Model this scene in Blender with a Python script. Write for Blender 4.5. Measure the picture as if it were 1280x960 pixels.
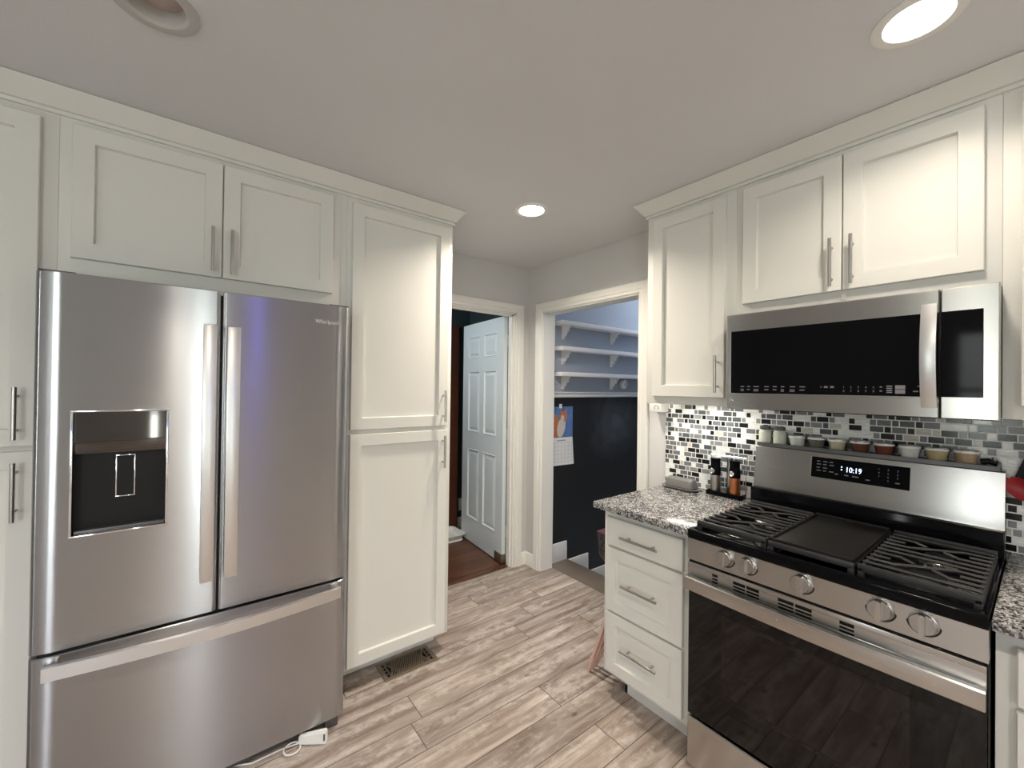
import bpy, bmesh, math, random
from mathutils import Vector, Matrix
random.seed(7)
S = bpy.context.scene
C = S.collection
for o in list(bpy.data.objects):
    bpy.data.objects.remove(o)

# ------------------------------------------------------------------ camera
CZ = 1.4483
yaw, pit, rol = map(math.radians, (37.6423, 0.3981, 0.7217))
F = Vector((math.sin(yaw)*math.cos(pit), math.cos(yaw)*math.cos(pit), math.sin(pit)))
R0 = Vector((math.cos(yaw), -math.sin(yaw), 0)); U0 = R0.cross(F)
RR = R0*math.cos(rol)+U0*math.sin(rol); UU = -R0*math.sin(rol)+U0*math.cos(rol)
cd = bpy.data.cameras.new('camera'); cam = bpy.data.objects.new('camera', cd); C.objects.link(cam)
m = Matrix((RR, UU, -F)).transposed().to_4x4(); m.translation = Vector((0, 0, CZ)); cam.matrix_world = m
cd.sensor_width = 36; cd.lens = 518.05/1280*36; cd.clip_start = 0.02
S.camera = cam
# ------------------------------------------------------------------ world, exposure
S.view_settings.view_transform = 'Standard'; S.view_settings.look = 'None'
S.view_settings.gamma = 1; S.view_settings.use_curve_mapping = False
S.view_settings.exposure = 0.72
SKY = 14.0
W = bpy.data.worlds.new('sky'); S.world = W; W.use_nodes = True
n = W.node_tree.nodes; l = W.node_tree.links; n.clear()
wo = n.new('ShaderNodeOutputWorld'); bg = n.new('ShaderNodeBackground'); tc = n.new('ShaderNodeTexCoord')
sx = n.new('ShaderNodeSeparateXYZ'); rp = n.new('ShaderNodeValToRGB')
l.new(tc.outputs['Generated'], sx.inputs[0]); l.new(sx.outputs[2], rp.inputs[0]); l.new(rp.outputs[0], bg.inputs[0]); l.new(bg.outputs[0], wo.inputs[0])
rp.color_ramp.elements[0].position = 0.0; rp.color_ramp.elements[0].color = (.55, .60, .56, 1)
rp.color_ramp.elements[1].position = 0.25; rp.color_ramp.elements[1].color = (.88, .92, 1, 1)
bg.inputs[1].default_value = SKY
LAMP_W = 8.6          # watts of each lit recessed lamp
UNDER_W = 0.7
LAMP_COL = (1.0, .885, .74)

# ------------------------------------------------------------------ dimensions
XW, YW, ZC = 2.19, 2.63, 2.415      # range wall, fridge wall, ceiling
XL, YB = -2.7, -2.6                 # walls behind the camera

# ------------------------------------------------------------------ materials
def nt(name):
    m = bpy.data.materials.new(name); m.use_nodes = True
    t = m.node_tree; b = t.nodes['Principled BSDF']
    return m, t, b
def setp(b, **k):
    for a, v in k.items():
        b.inputs[a.replace('_', ' ')].default_value = v
def c4(c): return (c[0], c[1], c[2], 1)
def mat(name, col, rough=.5, metal=0., bump=0., bscale=60., var=0., vscale=4., coat=0., spec=.5, emit=None, es=0., trans=0., ior=1.45):
    m, t, b = nt(name)
    setp(b, Base_Color=c4(col), Roughness=rough, Metallic=metal, IOR=ior)
    b.inputs['Specular IOR Level'].default_value = spec
    b.inputs['Coat Weight'].default_value = coat
    b.inputs['Transmission Weight'].default_value = trans
    if emit:
        b.inputs['Emission Color'].default_value = c4(emit); b.inputs['Emission Strength'].default_value = es
    tc = t.nodes.new('ShaderNodeTexCoord')
    if var or bump:
        nz = t.nodes.new('ShaderNodeTexNoise'); nz.inputs['Scale'].default_value = vscale; nz.inputs['Detail'].default_value = 4
        t.links.new(tc.outputs['Object'], nz.inputs['Vector'])
        mx = t.nodes.new('ShaderNodeMix'); mx.data_type = 'RGBA'
        mx.inputs['A'].default_value = c4([x*(1-var) for x in col]); mx.inputs['B'].default_value = c4([min(1, x*(1+var)) for x in col])
        t.links.new(nz.outputs[0], mx.inputs['Factor']); t.links.new(mx.outputs['Result'], b.inputs['Base Color'])
    if bump:
        nb = t.nodes.new('ShaderNodeTexNoise'); nb.inputs['Scale'].default_value = bscale; nb.inputs['Detail'].default_value = 3
        t.links.new(tc.outputs['Object'], nb.inputs['Vector'])
        bp = t.nodes.new('ShaderNodeBump'); bp.inputs['Strength'].default_value = bump; bp.inputs['Distance'].default_value = .002
        t.links.new(nb.outputs[0], bp.inputs['Height']); t.links.new(bp.outputs[0], b.inputs['Normal'])
    return m
def N(t, typ, **k):
    nd = t.nodes.new(typ)
    for a, v in k.items(): setattr(nd, a, v)
    return nd
def math_(t, op, a, b=None):
    nd = t.nodes.new('ShaderNodeMath'); nd.operation = op
    for i, v in enumerate((a, b)):
        if v is None: continue
        if hasattr(v, 'is_output'): t.links.new(v, nd.inputs[i])
        else: nd.inputs[i].default_value = v
    return nd.outputs[0]
def comb(t, x, y, z):
    nd = t.nodes.new('ShaderNodeCombineXYZ')
    for i, v in enumerate((x, y, z)):
        if hasattr(v, 'is_output'): t.links.new(v, nd.inputs[i])
        else: nd.inputs[i].default_value = v
    return nd.outputs[0]
def ramp(t, fac, stops, interp='LINEAR'):
    nd = t.nodes.new('ShaderNodeValToRGB'); nd.color_ramp.interpolation = interp
    e = nd.color_ramp.elements
    while len(e) < len(stops): e.new(.5)
    for i, (p, c) in enumerate(stops): e[i].position = p; e[i].color = c4(c)
    t.links.new(fac, nd.inputs[0]); return nd.outputs[0]
def mixc(t, f, a, b, mode='MIX'):
    nd = t.nodes.new('ShaderNodeMix'); nd.data_type = 'RGBA'; nd.blend_type = mode
    for nm, v in (('Factor', f), ('A', a), ('B', b)):
        if hasattr(v, 'is_output'): t.links.new(v, nd.inputs[nm])
        else: nd.inputs[nm].default_value = v if nm == 'Factor' else c4(v)
    return nd.outputs['Result']
def pos(t):
    g = t.nodes.new('ShaderNodeNewGeometry'); s = t.nodes.new('ShaderNodeSeparateXYZ')
    t.links.new(g.outputs['Position'], s.inputs[0]); return g.outputs['Position'], s.outputs[0], s.outputs[1], s.outputs[2]

def steel(name, col=(.55, .55, .55), rough=.3, aniso=.85, tangent=(0, 0, 1), wave=0., grain=(2, 2, 300)):
    m, t, b = nt(name)
    setp(b, Base_Color=c4(col), Roughness=rough, Metallic=1., Anisotropic=aniso)
    t.links.new(comb(t, *[float(v) for v in tangent]), b.inputs['Tangent'])
    P, x, y, z = pos(t)
    mp = N(t, 'ShaderNodeMapping'); mp.inputs['Scale'].default_value = grain; t.links.new(P, mp.inputs['Vector'])
    nz = N(t, 'ShaderNodeTexNoise'); nz.inputs['Scale'].default_value = 3; nz.inputs['Detail'].default_value = 3; t.links.new(mp.outputs[0], nz.inputs['Vector'])
    r = math_(t, 'MULTIPLY_ADD', nz.outputs[0], .06); r.node.inputs[2].default_value = rough-.03
    t.links.new(r, b.inputs['Roughness'])
    t.links.new(mixc(t, nz.outputs[0], [v*.92 for v in col], [min(1, v*1.08) for v in col]), b.inputs['Base Color'])
    if wave:
        wn = N(t, 'ShaderNodeTexNoise'); wn.inputs['Scale'].default_value = 2.2; wn.inputs['Detail'].default_value = 1; t.links.new(P, wn.inputs['Vector'])
        bp = N(t, 'ShaderNodeBump'); bp.inputs['Strength'].default_value = wave; bp.inputs['Distance'].default_value = .02
        t.links.new(wn.outputs[0], bp.inputs['Height']); t.links.new(bp.outputs[0], b.inputs['Normal'])
    return m

def planks(name, width, length, cols, gapcol, rough=.38, whitewash=.5):
    """planks running along X"""
    m, t, b = nt(name); P, x, y, z = pos(t)
    ry = math_(t, 'DIVIDE', math_(t, 'ADD', y, 10.0-.133), width); row = math_(t, 'FLOOR', ry); fy = math_(t, 'FRACT', ry)
    wn = N(t, 'ShaderNodeTexWhiteNoise', noise_dimensions='1D'); t.links.new(row, wn.inputs['W'])
    rx = math_(t, 'ADD', math_(t, 'DIVIDE', math_(t, 'ADD', x, 10.), length), wn.outputs['Value']); col = math_(t, 'FLOOR', rx); fx = math_(t, 'FRACT', rx)
    w2 = N(t, 'ShaderNodeTexWhiteNoise', noise_dimensions='2D'); t.links.new(comb(t, row, col, 0.), w2.inputs['Vector'])
    off = math_(t, 'MULTIPLY', w2.outputs['Value'], 37.)
    gv = comb(t, math_(t, 'ADD', x, off), math_(t, 'ADD', math_(t, 'MULTIPLY', y, 9.), off), 0.)
    g = N(t, 'ShaderNodeTexNoise'); g.inputs['Scale'].default_value = 2.6; g.inputs['Detail'].default_value = 8; g.inputs['Roughness'].default_value = .65; g.inputs['Distortion'].default_value = .6
    t.links.new(gv, g.inputs['Vector'])
    base = ramp(t, g.outputs[0], [(.30, cols[0]), (.45, cols[1]), (.60, cols[2]), (.75, cols[3])])
    tone = ramp(t, w2.outputs['Value'], [(0, (.84, .83, .82)), (1, (1.12, 1.11, 1.10))])
    c = mixc(t, 1.0, base, tone, 'MULTIPLY')
    # whitewash flakes, saw marks
    fv = comb(t, math_(t, 'ADD', math_(t, 'MULTIPLY', x, 7.), off), math_(t, 'MULTIPLY', y, 11.), 0.)
    f = N(t, 'ShaderNodeTexNoise'); f.inputs['Scale'].default_value = 2.2; f.inputs['Detail'].default_value = 7; f.inputs['Roughness'].default_value = .75; t.links.new(fv, f.inputs['Vector'])
    big = N(t, 'ShaderNodeTexNoise'); big.inputs['Scale'].default_value = 1.4; big.inputs['Detail'].default_value = 2; t.links.new(gv, big.inputs['Vector'])
    fm = ramp(t, math_(t, 'MULTIPLY', f.outputs[0], big.outputs[0]), [(.26, (0, 0, 0)), (.36, (1, 1, 1))])
    c = mixc(t, math_(t, 'MULTIPLY', fm, whitewash), c, cols[3])
    # knots
    vo = N(t, 'ShaderNodeTexVoronoi'); vo.inputs['Scale'].default_value = 2.2
    t.links.new(comb(t, math_(t, 'ADD', x, off), math_(t, 'ADD', math_(t, 'MULTIPLY', y, 1.8), off), 0.), vo.inputs['Vector'])
    kn = ramp(t, vo.outputs['Distance'], [(.02, (1, 1, 1)), (.05, (0, 0, 0))])
    c = mixc(t, math_(t, 'MULTIPLY', kn, .7), c, [v*.35 for v in cols[0]])
    # gaps
    def edge(fr, size, w):
        a = math_(t, 'MULTIPLY', fr, size); d = math_(t, 'MINIMUM', a, math_(t, 'SUBTRACT', size, a))
        return math_(t, 'LESS_THAN', d, w)
    gp = math_(t, 'MAXIMUM', edge(fy, width, .002), edge(fx, length, .002))
    c = mixc(t, math_(t, 'MULTIPLY', gp, .85), c, gapcol)
    t.links.new(c, b.inputs['Base Color'])
    r = math_(t, 'MULTIPLY_ADD', g.outputs[0], .25); r.node.inputs[2].default_value = rough-.1; t.links.new(r, b.inputs['Roughness'])
    bp = N(t, 'ShaderNodeBump'); bp.inputs['Strength'].default_value = .35; bp.inputs['Distance'].default_value = .002
    t.links.new(math_(t, 'SUBTRACT', g.outputs[0], gp), bp.inputs['Height']); t.links.new(bp.outputs[0], b.inputs['Normal'])
    return m

def mosaic(name):
    m, t, b = nt(name); P, x, y, z = pos(t)
    q = .0262
    rv = math_(t, 'DIVIDE', z, q); row = math_(t, 'FLOOR', rv); fz = math_(t, 'FRACT', rv)
    wn = N(t, 'ShaderNodeTexWhiteNoise', noise_dimensions='1D'); t.links.new(row, wn.inputs['W'])
    o = math_(t, 'ADD', math_(t, 'MULTIPLY', math_(t, 'MODULO', row, 2.), 1.5), math_(t, 'MULTIPLY', math_(t, 'FLOOR', math_(t, 'MULTIPLY', wn.outputs['Value'], 3.)), .5))
    u = math_(t, 'ADD', math_(t, 'DIVIDE', math_(t, 'SUBTRACT', 10., y), q*.86), o)
    cell = math_(t, 'FLOOR', math_(t, 'DIVIDE', u, 3.)); mm = math_(t, 'SUBTRACT', u, math_(t, 'MULTIPLY', cell, 3.))
    small = math_(t, 'GREATER_THAN', mm, 2.)
    a = math_(t, 'SUBTRACT', mm, math_(t, 'MULTIPLY', small, 2.)); size = math_(t, 'SUBTRACT', 2., small)
    d = math_(t, 'MINIMUM', math_(t, 'MINIMUM', a, math_(t, 'SUBTRACT', size, a)), math_(t, 'MINIMUM', fz, math_(t, 'SUBTRACT', 1., fz)))
    grout = math_(t, 'LESS_THAN', d, .08)
    w2 = N(t, 'ShaderNodeTexWhiteNoise', noise_dimensions='3D'); t.links.new(comb(t, cell, row, small), w2.inputs['Vector'])
    col = ramp(t, w2.outputs['Value'], [(0, (.008, .008, .01)), (.20, (.16, .17, .18)), (.42, (.09, .10, .105)), (.54, (.24, .25, .25)), (.68, (.80, .81, .79)), (.93, (.56, .53, .45)), (.58, (.26, .27, .27)), (.68, (.80, .81, .79)), (.95, (.55, .52, .44))], 'CONSTANT')
    st = N(t, 'ShaderNodeTexNoise'); st.inputs['Scale'].default_value = 1.; st.inputs['Detail'].default_value = 3
    t.links.new(comb(t, math_(t, 'MULTIPLY', y, 30.), math_(t, 'MULTIPLY', z, 260.), cell), st.inputs['Vector'])
    col = mixc(t, .5, col, ramp(t, st.outputs[0], [(.35, (.6, .6, .6)), (.65, (1.3, 1.3, 1.3))]), 'MULTIPLY')
    c = mixc(t, grout, col, (.74, .74, .72)); t.links.new(c, b.inputs['Base Color'])
    r = math_(t, 'MULTIPLY_ADD', grout, .6); r.node.inputs[2].default_value = .16; t.links.new(r, b.inputs['Roughness'])
    bp = N(t, 'ShaderNodeBump'); bp.inputs['Strength'].default_value = .6; bp.inputs['Distance'].default_value = .0015
    t.links.new(math_(t, 'MINIMUM', d, .12), bp.inputs['Height']); bp.inputs['Distance'].default_value = .004; t.links.new(bp.outputs[0], b.inputs['Normal'])
    return m

def granite(name):
    m, t, b = nt(name); P, x, y, z = pos(t)
    v = N(t, 'ShaderNodeTexVoronoi'); v.inputs['Scale'].default_value = 210; t.links.new(P, v.inputs['Vector'])
    nz = N(t, 'ShaderNodeTexNoise'); nz.inputs['Scale'].default_value = 26; nz.inputs['Detail'].default_value = 5; t.links.new(P, nz.inputs['Vector'])
    s = N(t, 'ShaderNodeSeparateColor'); t.links.new(v.outputs['Color'], s.inputs[0])
    k = math_(t, 'ADD', math_(t, 'MULTIPLY', s.outputs[0], .6), math_(t, 'MULTIPLY', nz.outputs[0], .55))
    c = ramp(t, k, [(.26, (.012, .012, .013)), (.41, (.055, .055, .056)), (.53, (.14, .138, .137)), (.66, (.27, .265, .26)), (.82, (.55, .54, .53))])
    t.links.new(c, b.inputs['Base Color']); setp(b, Roughness=.18)
    return m

M = {}
M['paint_grey'] = mat('wall_paint_grey', (.61, .605, .595), .75, bump=.15, bscale=180, var=.02)
M['paint_light'] = mat('wall_paint_light', (.62, .61, .61), .7, bump=.15, bscale=180, var=.02)
M['ceiling'] = mat('ceiling_paint', (.69, .695, .71), .85, bump=.2, bscale=140, var=.015)
M['cab'] = mat('cabinet_enamel', (.74, .735, .69), .42, spec=.3, bump=.04, bscale=40, var=.012, vscale=3)
M['cabin'] = mat('cabinet_interior', (.5, .48, .44), .7)
M['trim'] = mat('trim_enamel', (.80, .79, .75), .36)
M['doorw'] = mat('door_enamel_white', (.70, .76, .78), .36, bump=.03, bscale=50, var=.01)
M['teal'] = mat('dark_teal_paint', (.035, .055, .06), .6, var=.05)
M['blue'] = mat('stair_wall_blue_grey', (.36, .40, .47), .7, var=.02)
M['shelfw'] = mat('shelf_white', (.75, .74, .74), .45)
M['walnut'] = mat('red_brown_wood', (.10, .035, .018), .4, var=.35, vscale=9)
M['floor'] = planks('whitewashed_plank_floor', .158, 1.15, [(.17, .125, .097), (.29, .232, .195), (.44, .375, .33), (.66, .605, .555)], (.06, .045, .035))
M['brownfloor'] = planks('dark_hardwood_floor', .09, .9, [(.05, .02, .011), (.09, .038, .02), (.13, .057, .03), (.17, .08, .045)], (.02, .01, .006), .3, .15)
M['nosing'] = mat('taupe_stair_board', (.17, .135, .11), .4, var=.12, vscale=14)
M['mosaic'] = mosaic('mosaic_backsplash')
M['granite'] = granite('speckled_granite')
M['steelF'] = steel('fridge_brushed_steel', (.46, .465, .48), .24, 1.0, (0, 0, 1), .10)
M['steelR'] = steel('range_brushed_steel', (.52, .51, .49), .26, .82, (0, 0, 1), .05)
M['steelH'] = mat('handle_satin_steel', (.80, .80, .80), .34, 1)
M['chrome'] = mat('polished_chrome', (.75, .75, .75), .08, 1)
M['nickel'] = mat('brushed_nickel', (.50, .48, .45), .28, 1)
M['knobst'] = mat('knob_steel', (.58, .56, .54), .24, 1)
M['greyside'] = mat('appliance_side_grey', (.10, .10, .105), .5)
M['greyledge'] = mat('dark_grey_metal', (.13, .13, .135), .38, .6)
M['blackgloss'] = mat('black_gloss', (.005, .005, .006), .06, spec=.07)
M['ovenglass'] = mat('oven_door_glass', (.004, .004, .004), .03, spec=.42)
M['blackenamel'] = mat('black_enamel', (.003, .003, .004), .10, spec=.14)
M['blackmat'] = mat('black_matte', (.008, .008, .009), .5, spec=.3)
M['iron'] = mat('cast_iron', (.030, .030, .031), .42, spec=.45, bump=.2, bscale=300)
M['griddle'] = mat('griddle_iron', (.010, .0095, .009), .5, spec=.25, bump=.2, bscale=260)
M['ovenwin'] = mat('oven_window_glass', (.007, .005, .005), .03, spec=.5)
M['mirrorblk'] = mat('dispenser_gloss_panel', (.12, .115, .11), .06, 1)
M['white'] = mat('white_plastic', (.80, .80, .78), .35)
M['whitegl'] = mat('white_ceramic', (.82, .82, .80), .2)
M['icons'] = mat('printed_icons', (.20, .20, .215), .5)
M['ledblue'] = mat('clock_digits', (.6, .75, 1), .5, emit=(.65, .78, 1), es=1.6)
M['leddim'] = mat('clock_dots', (.6, .75, 1), .5, emit=(.65, .78, 1), es=1.2)
M['lampglow'] = mat('lamp_lens', (1, .95, .85), .5, emit=(1, .93, .82), es=22)
M['lampbar'] = mat('under_cabinet_led', (1, .97, .9), .5, emit=(1, .95, .86), es=8)
M['ringdim'] = mat('dull_trim_ring', (.52, .51, .49), .5)
M['lampoff'] = mat('lamp_lens_off', (.52, .43, .40), .5)
M['glassjar'] = mat('jar_glass', (.80, .84, .82), .08, coat=.3)
M['butter'] = mat('grey_stoneware', (.15, .147, .143), .25)
M['copper'] = mat('copper_shell', (.62, .22, .09), .28, .85)
M['red'] = mat('red_silicone', (.30, .018, .022), .45)
M['pinkwood'] = mat('pink_wood', (.62, .42, .35), .5, var=.1, vscale=30)
M['pink'] = mat('pink_plastic', (.07, .025, .04), .5)
M['vent'] = mat('bronze_register', (.30, .25, .19), .38, .8)
M['brass'] = mat('dull_brass', (.30, .25, .19), .4, .8)
M['hole'] = mat('duct_shade_black', (.004, .004, .004), .9)  # near-black colour for the shade in the register opening
def chalkboard():
    m, t, b = nt('chalkboard_wall'); P, x, y, z = pos(t)
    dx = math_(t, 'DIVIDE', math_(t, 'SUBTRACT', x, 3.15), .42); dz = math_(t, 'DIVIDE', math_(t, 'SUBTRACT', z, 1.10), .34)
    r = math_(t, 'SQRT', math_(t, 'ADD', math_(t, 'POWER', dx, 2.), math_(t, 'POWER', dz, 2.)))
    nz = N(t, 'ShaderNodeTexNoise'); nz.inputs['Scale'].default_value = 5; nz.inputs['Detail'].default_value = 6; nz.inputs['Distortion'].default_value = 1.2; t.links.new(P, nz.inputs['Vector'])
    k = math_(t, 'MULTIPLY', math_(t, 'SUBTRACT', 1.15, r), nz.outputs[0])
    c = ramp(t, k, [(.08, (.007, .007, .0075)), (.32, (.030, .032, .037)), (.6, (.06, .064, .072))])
    t.links.new(c, b.inputs['Base Color']); setp(b, Roughness=.6); return m
M['chalk'] = chalkboard()
def stripes(name, ca, cb, scale):
    m, t, b = nt(name); P, x, y, z = pos(t)
    v = N(t, 'ShaderNodeTexVoronoi'); v.inputs['Scale'].default_value = scale; t.links.new(P, v.inputs['Vector'])
    t.links.new(ramp(t, v.outputs['Distance'], [(.42, ca), (.5, cb)]), b.inputs['Base Color']); return m
M['pattern'] = stripes('black_white_pattern', (.004, .004, .004), (.05, .048, .046), 70)
def wglass():
    m = bpy.data.materials.new('window_glass'); m.use_nodes = True; t = m.node_tree; t.nodes.clear()
    o = t.nodes.new('ShaderNodeOutputMaterial'); a = t.nodes.new('ShaderNodeBsdfTransparent'); g = t.nodes.new('ShaderNodeBsdfGlossy'); g.inputs['Roughness'].default_value = .02
    x = t.nodes.new('ShaderNodeMixShader'); x.inputs[0].default_value = .06
    t.links.new(a.outputs[0], x.inputs[1]); t.links.new(g.outputs[0], x.inputs[2]); t.links.new(x.outputs[0], o.inputs[0]); return m
M['wglass'] = wglass()

# ------------------------------------------------------------------ mesh builder
class MB:
    def __init__(s): s.bm = bmesh.new()
    def add(s, fn):
        b = bmesh.new(); fn(b)
        me = bpy.data.meshes.new('t'); b.to_mesh(me); b.free(); s.bm.from_mesh(me); bpy.data.meshes.remove(me); return s
    def box(s, x0, x1, y0, y1, z0, z1, bev=0., seg=2):
        x0, x1 = sorted((x0, x1)); y0, y1 = sorted((y0, y1)); z0, z1 = sorted((z0, z1))
        def f(b):
            vs = [b.verts.new((x, y, z)) for x in (x0, x1) for y in (y0, y1) for z in (z0, z1)]
            for q in ((0, 1, 3, 2), (4, 6, 7, 5), (0, 4, 5, 1), (2, 3, 7, 6), (0, 2, 6, 4), (1, 5, 7, 3)): b.faces.new([vs[i] for i in q])
            if bev: bmesh.ops.bevel(b, geom=b.edges[:], offset=bev, segments=seg, affect='EDGES', profile=.5)
            bmesh.ops.recalc_face_normals(b, faces=b.faces[:])
        return s.add(f)
    def hexa(s, pts, bev=0.):
        """8 points: bottom loop 4 then top loop 4"""
        def f(b):
            v = [b.verts.new(p) for p in pts]
            for q in ((0, 1, 2, 3), (7, 6, 5, 4), (0, 4, 5, 1), (1, 5, 6, 2), (2, 6, 7, 3), (3, 7, 4, 0)): b.faces.new([v[i] for i in q])
            if bev: bmesh.ops.bevel(b, geom=b.edges[:], offset=bev, segments=2, affect='EDGES')
            bmesh.ops.recalc_face_normals(b, faces=b.faces[:])
        return s.add(f)
    def cone(s, p0, p1, r0, r1=None, seg=24, caps=True):
        r1 = r0 if r1 is None else r1
        p0, p1 = Vector(p0), Vector(p1); d = (p1-p0).normalized()
        a = d.orthogonal().normalized(); c = d.cross(a)
        def f(b):
            L = [[b.verts.new(p+(a*math.cos(k*2*math.pi/seg)+c*math.sin(k*2*math.pi/seg))*r) for k in range(seg)] for p, r in ((p0, r0), (p1, r1))]
            for k in range(seg): b.faces.new((L[0][k], L[0][(k+1) % seg], L[1][(k+1) % seg], L[1][k]))
            if caps: b.faces.new(L[0][::-1]); b.faces.new(L[1])
            bmesh.ops.recalc_face_normals(b, faces=b.faces[:])
        return s.add(f)
    def lathe(s, ctr, prof, axis='z', seg=32, dirv=None):
        """prof: list of (r, h) from ctr along axis"""
        d = Vector({'x': (1, 0, 0), 'y': (0, 1, 0), 'z': (0, 0, 1)}[axis]) if dirv is None else Vector(dirv).normalized()
        a = d.orthogonal().normalized(); c = d.cross(a); ctr = Vector(ctr)
        def f(b):
            L = []
            for r, h in prof:
                if r < 1e-6: L.append([b.verts.new(ctr+d*h)])
                else: L.append([b.verts.new(ctr+d*h+(a*math.cos(k*2*math.pi/seg)+c*math.sin(k*2*math.pi/seg))*r) for k in range(seg)])
            for A, B in zip(L, L[1:]):
                for k in range(seg):
                    k2 = (k+1) % seg
                    if len(A) == 1 and len(B) == 1: continue
                    if len(A) == 1: b.faces.new((A[0], B[k], B[k2]))
                    elif len(B) == 1: b.faces.new((A[k], A[k2], B[0]))
                    else: b.faces.new((A[k], A[k2], B[k2], B[k]))
            bmesh.ops.recalc_face_normals(b, faces=b.faces[:])
        return s.add(f)
    def tube(s, pts, r, seg=10, sq=False):
        pts = [Vector(p) for p in pts]
        def f(b):
            L = []; ref = None
            for i, p in enumerate(pts):
                d = (pts[min(i+1, len(pts)-1)]-pts[max(i-1, 0)]).normalized()
                if ref is None: ref = d.orthogonal().normalized() if not sq else (Vector((0, 0, 1)) if abs(d.z) < .9 else Vector((1, 0, 0)))
                a = (ref-d*ref.dot(d)).normalized(); c = d.cross(a); ref = a
                L.append([b.verts.new(p+(a*math.cos((k+.5)*2*math.pi/seg)+c*math.sin((k+.5)*2*math.pi/seg))*r) for k in range(seg)])
            for A, B in zip(L, L[1:]):
                for k in range(seg): b.faces.new((A[k], A[(k+1) % seg], B[(k+1) % seg], B[k]))
            b.faces.new(L[0][::-1]); b.faces.new(L[-1])
            bmesh.ops.recalc_face_normals(b, faces=b.faces[:])
        return s.add(f)
    def prism(s, poly, fn0, fn1):
        """poly: 2D points; fn0/fn1 map (a,b) to 3D for the two ends"""
        def f(b):
            A = [b.verts.new(fn0(*p)) for p in poly]; B = [b.verts.new(fn1(*p)) for p in poly]
            k = len(poly)
            for i in range(k): b.faces.new((A[i], A[(i+1) % k], B[(i+1) % k], B[i]))
            b.faces.new(A[::-1]); b.faces.new(B)
            bmesh.ops.recalc_face_normals(b, faces=b.faces[:])
        return s.add(f)
    def sweep(s, path, prof):
        """path: plan polyline (x,y), profile (outset, z); outset is to the RIGHT of travel. mitred"""
        P = [Vector((p[0], p[1])) for p in path]
        def f(b):
            L = []
            for i, p in enumerate(P):
                d0 = (P[i]-P[i-1]).normalized() if i else None; d1 = (P[i+1]-P[i]).normalized() if i < len(P)-1 else None
                if d0 is None: d0 = d1
                if d1 is None: d1 = d0
                n0 = Vector((d0.y, -d0.x)); n1 = Vector((d1.y, -d1.x)); nn = (n0+n1).normalized(); k = 1/max(.2, nn.dot(n0))
                L.append([b.verts.new((p.x+nn.x*o*k, p.y+nn.y*o*k, z)) for o, z in prof])
            q = len(prof)
            for A, B in zip(L, L[1:]):
                for i in range(q): b.faces.new((A[i], A[(i+1) % q], B[(i+1) % q], B[i]))
            b.faces.new(L[0][::-1]); b.faces.new(L[-1])
            bmesh.ops.recalc_face_normals(b, faces=b.faces[:])
        return s.add(f)
    def rings(s, u0, u1, z0, z1, prof, mp, back=True):
        """concentric rectangles: prof (inset, depth outward); mp(u,z,d)->3D. centre filled, back closed"""
        s.flat = True
        def f(b):
            L = []
            for i, d in prof:
                L.append([b.verts.new(mp(u, z, d)) for u, z in ((u0+i, z0+i), (u1-i, z0+i), (u1-i, z1-i), (u0+i, z1-i))])
            for A, B in zip(L, L[1:]):
                for k in range(4): b.faces.new((A[k], A[(k+1) % 4], B[(k+1) % 4], B[k]))
            b.faces.new(L[-1])
            if back: b.faces.new(L[0][::-1])
            bmesh.ops.recalc_face_normals(b, faces=b.faces[:])
        return s.add(f)
    def grid(s, us, zs, mp, skip=lambda i, j: False):
        def f(b):
            V = [[b.verts.new(mp(u, z)) for z in zs] for u in us]
            for i in range(len(us)-1):
                for j in range(len(zs)-1):
                    if not skip(i, j): b.faces.new((V[i][j], V[i+1][j], V[i+1][j+1], V[i][j+1]))
        return s.add(f)
    def text(s, txt, size, mp, align='LEFT', ext=.0003):
        cu = bpy.data.curves.new('t', 'FONT'); cu.body = txt; cu.size = size; cu.extrude = ext; cu.align_x = align; cu.resolution_u = 2
        o = bpy.data.objects.new('t', cu); C.objects.link(o); bpy.context.view_layer.update()
        me = bpy.data.meshes.new_from_object(o.evaluated_get(bpy.context.evaluated_depsgraph_get()))
        for v in me.vertices: v.co = Vector(mp(v.co.x, v.co.y, v.co.z))
        s.bm.from_mesh(me); bpy.data.meshes.remove(me); bpy.data.objects.remove(o); bpy.data.curves.remove(cu); return s

ORG = {}
def link(name, bm, m, parent=None, origin=None, smooth=True):
    if parent is not None: org = ORG[parent.name]
    else:
        if origin is None:
            xs = [v.co for v in bm.verts]; lo = Vector([min(c[i] for c in xs) for i in range(3)]); hi = Vector([max(c[i] for c in xs) for i in range(3)])
            origin = Vector(((lo.x+hi.x)/2, (lo.y+hi.y)/2, lo.z))
        org = Vector(origin)
    bmesh.ops.translate(bm, verts=bm.verts[:], vec=-org)
    me = bpy.data.meshes.new(name); bm.to_mesh(me); bm.free()
    me.materials.append(M[m] if isinstance(m, str) else m)
    if smooth:
        me.shade_smooth()
        try: me.set_sharp_from_angle(angle=math.radians(32))
        except Exception: pass
    o = bpy.data.objects.new(name, me); C.objects.link(o)
    if parent is None: o.location = org
    else: o.parent = parent
    ORG[o.name] = org
    return o
def put(name, mb, m, parent=None, label=None, **k):
    if getattr(mb, 'flat', False): k.setdefault('smooth', False)
    o = link(name, mb.bm, m, parent, **k)
    if label: o['label'] = label
    return o
def tag(o, label, cat, group=None, kind=None):
    o['label'] = label; o['category'] = cat
    if group: o['group'] = group
    if kind: o['kind'] = kind
    return o
def thing(name, loc, label, cat, group=None):
    o = bpy.data.objects.new(name, None); C.objects.link(o); o.location = loc; o.empty_display_size = .1
    ORG[o.name] = Vector(loc); return tag(o, label, cat, group)
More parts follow.
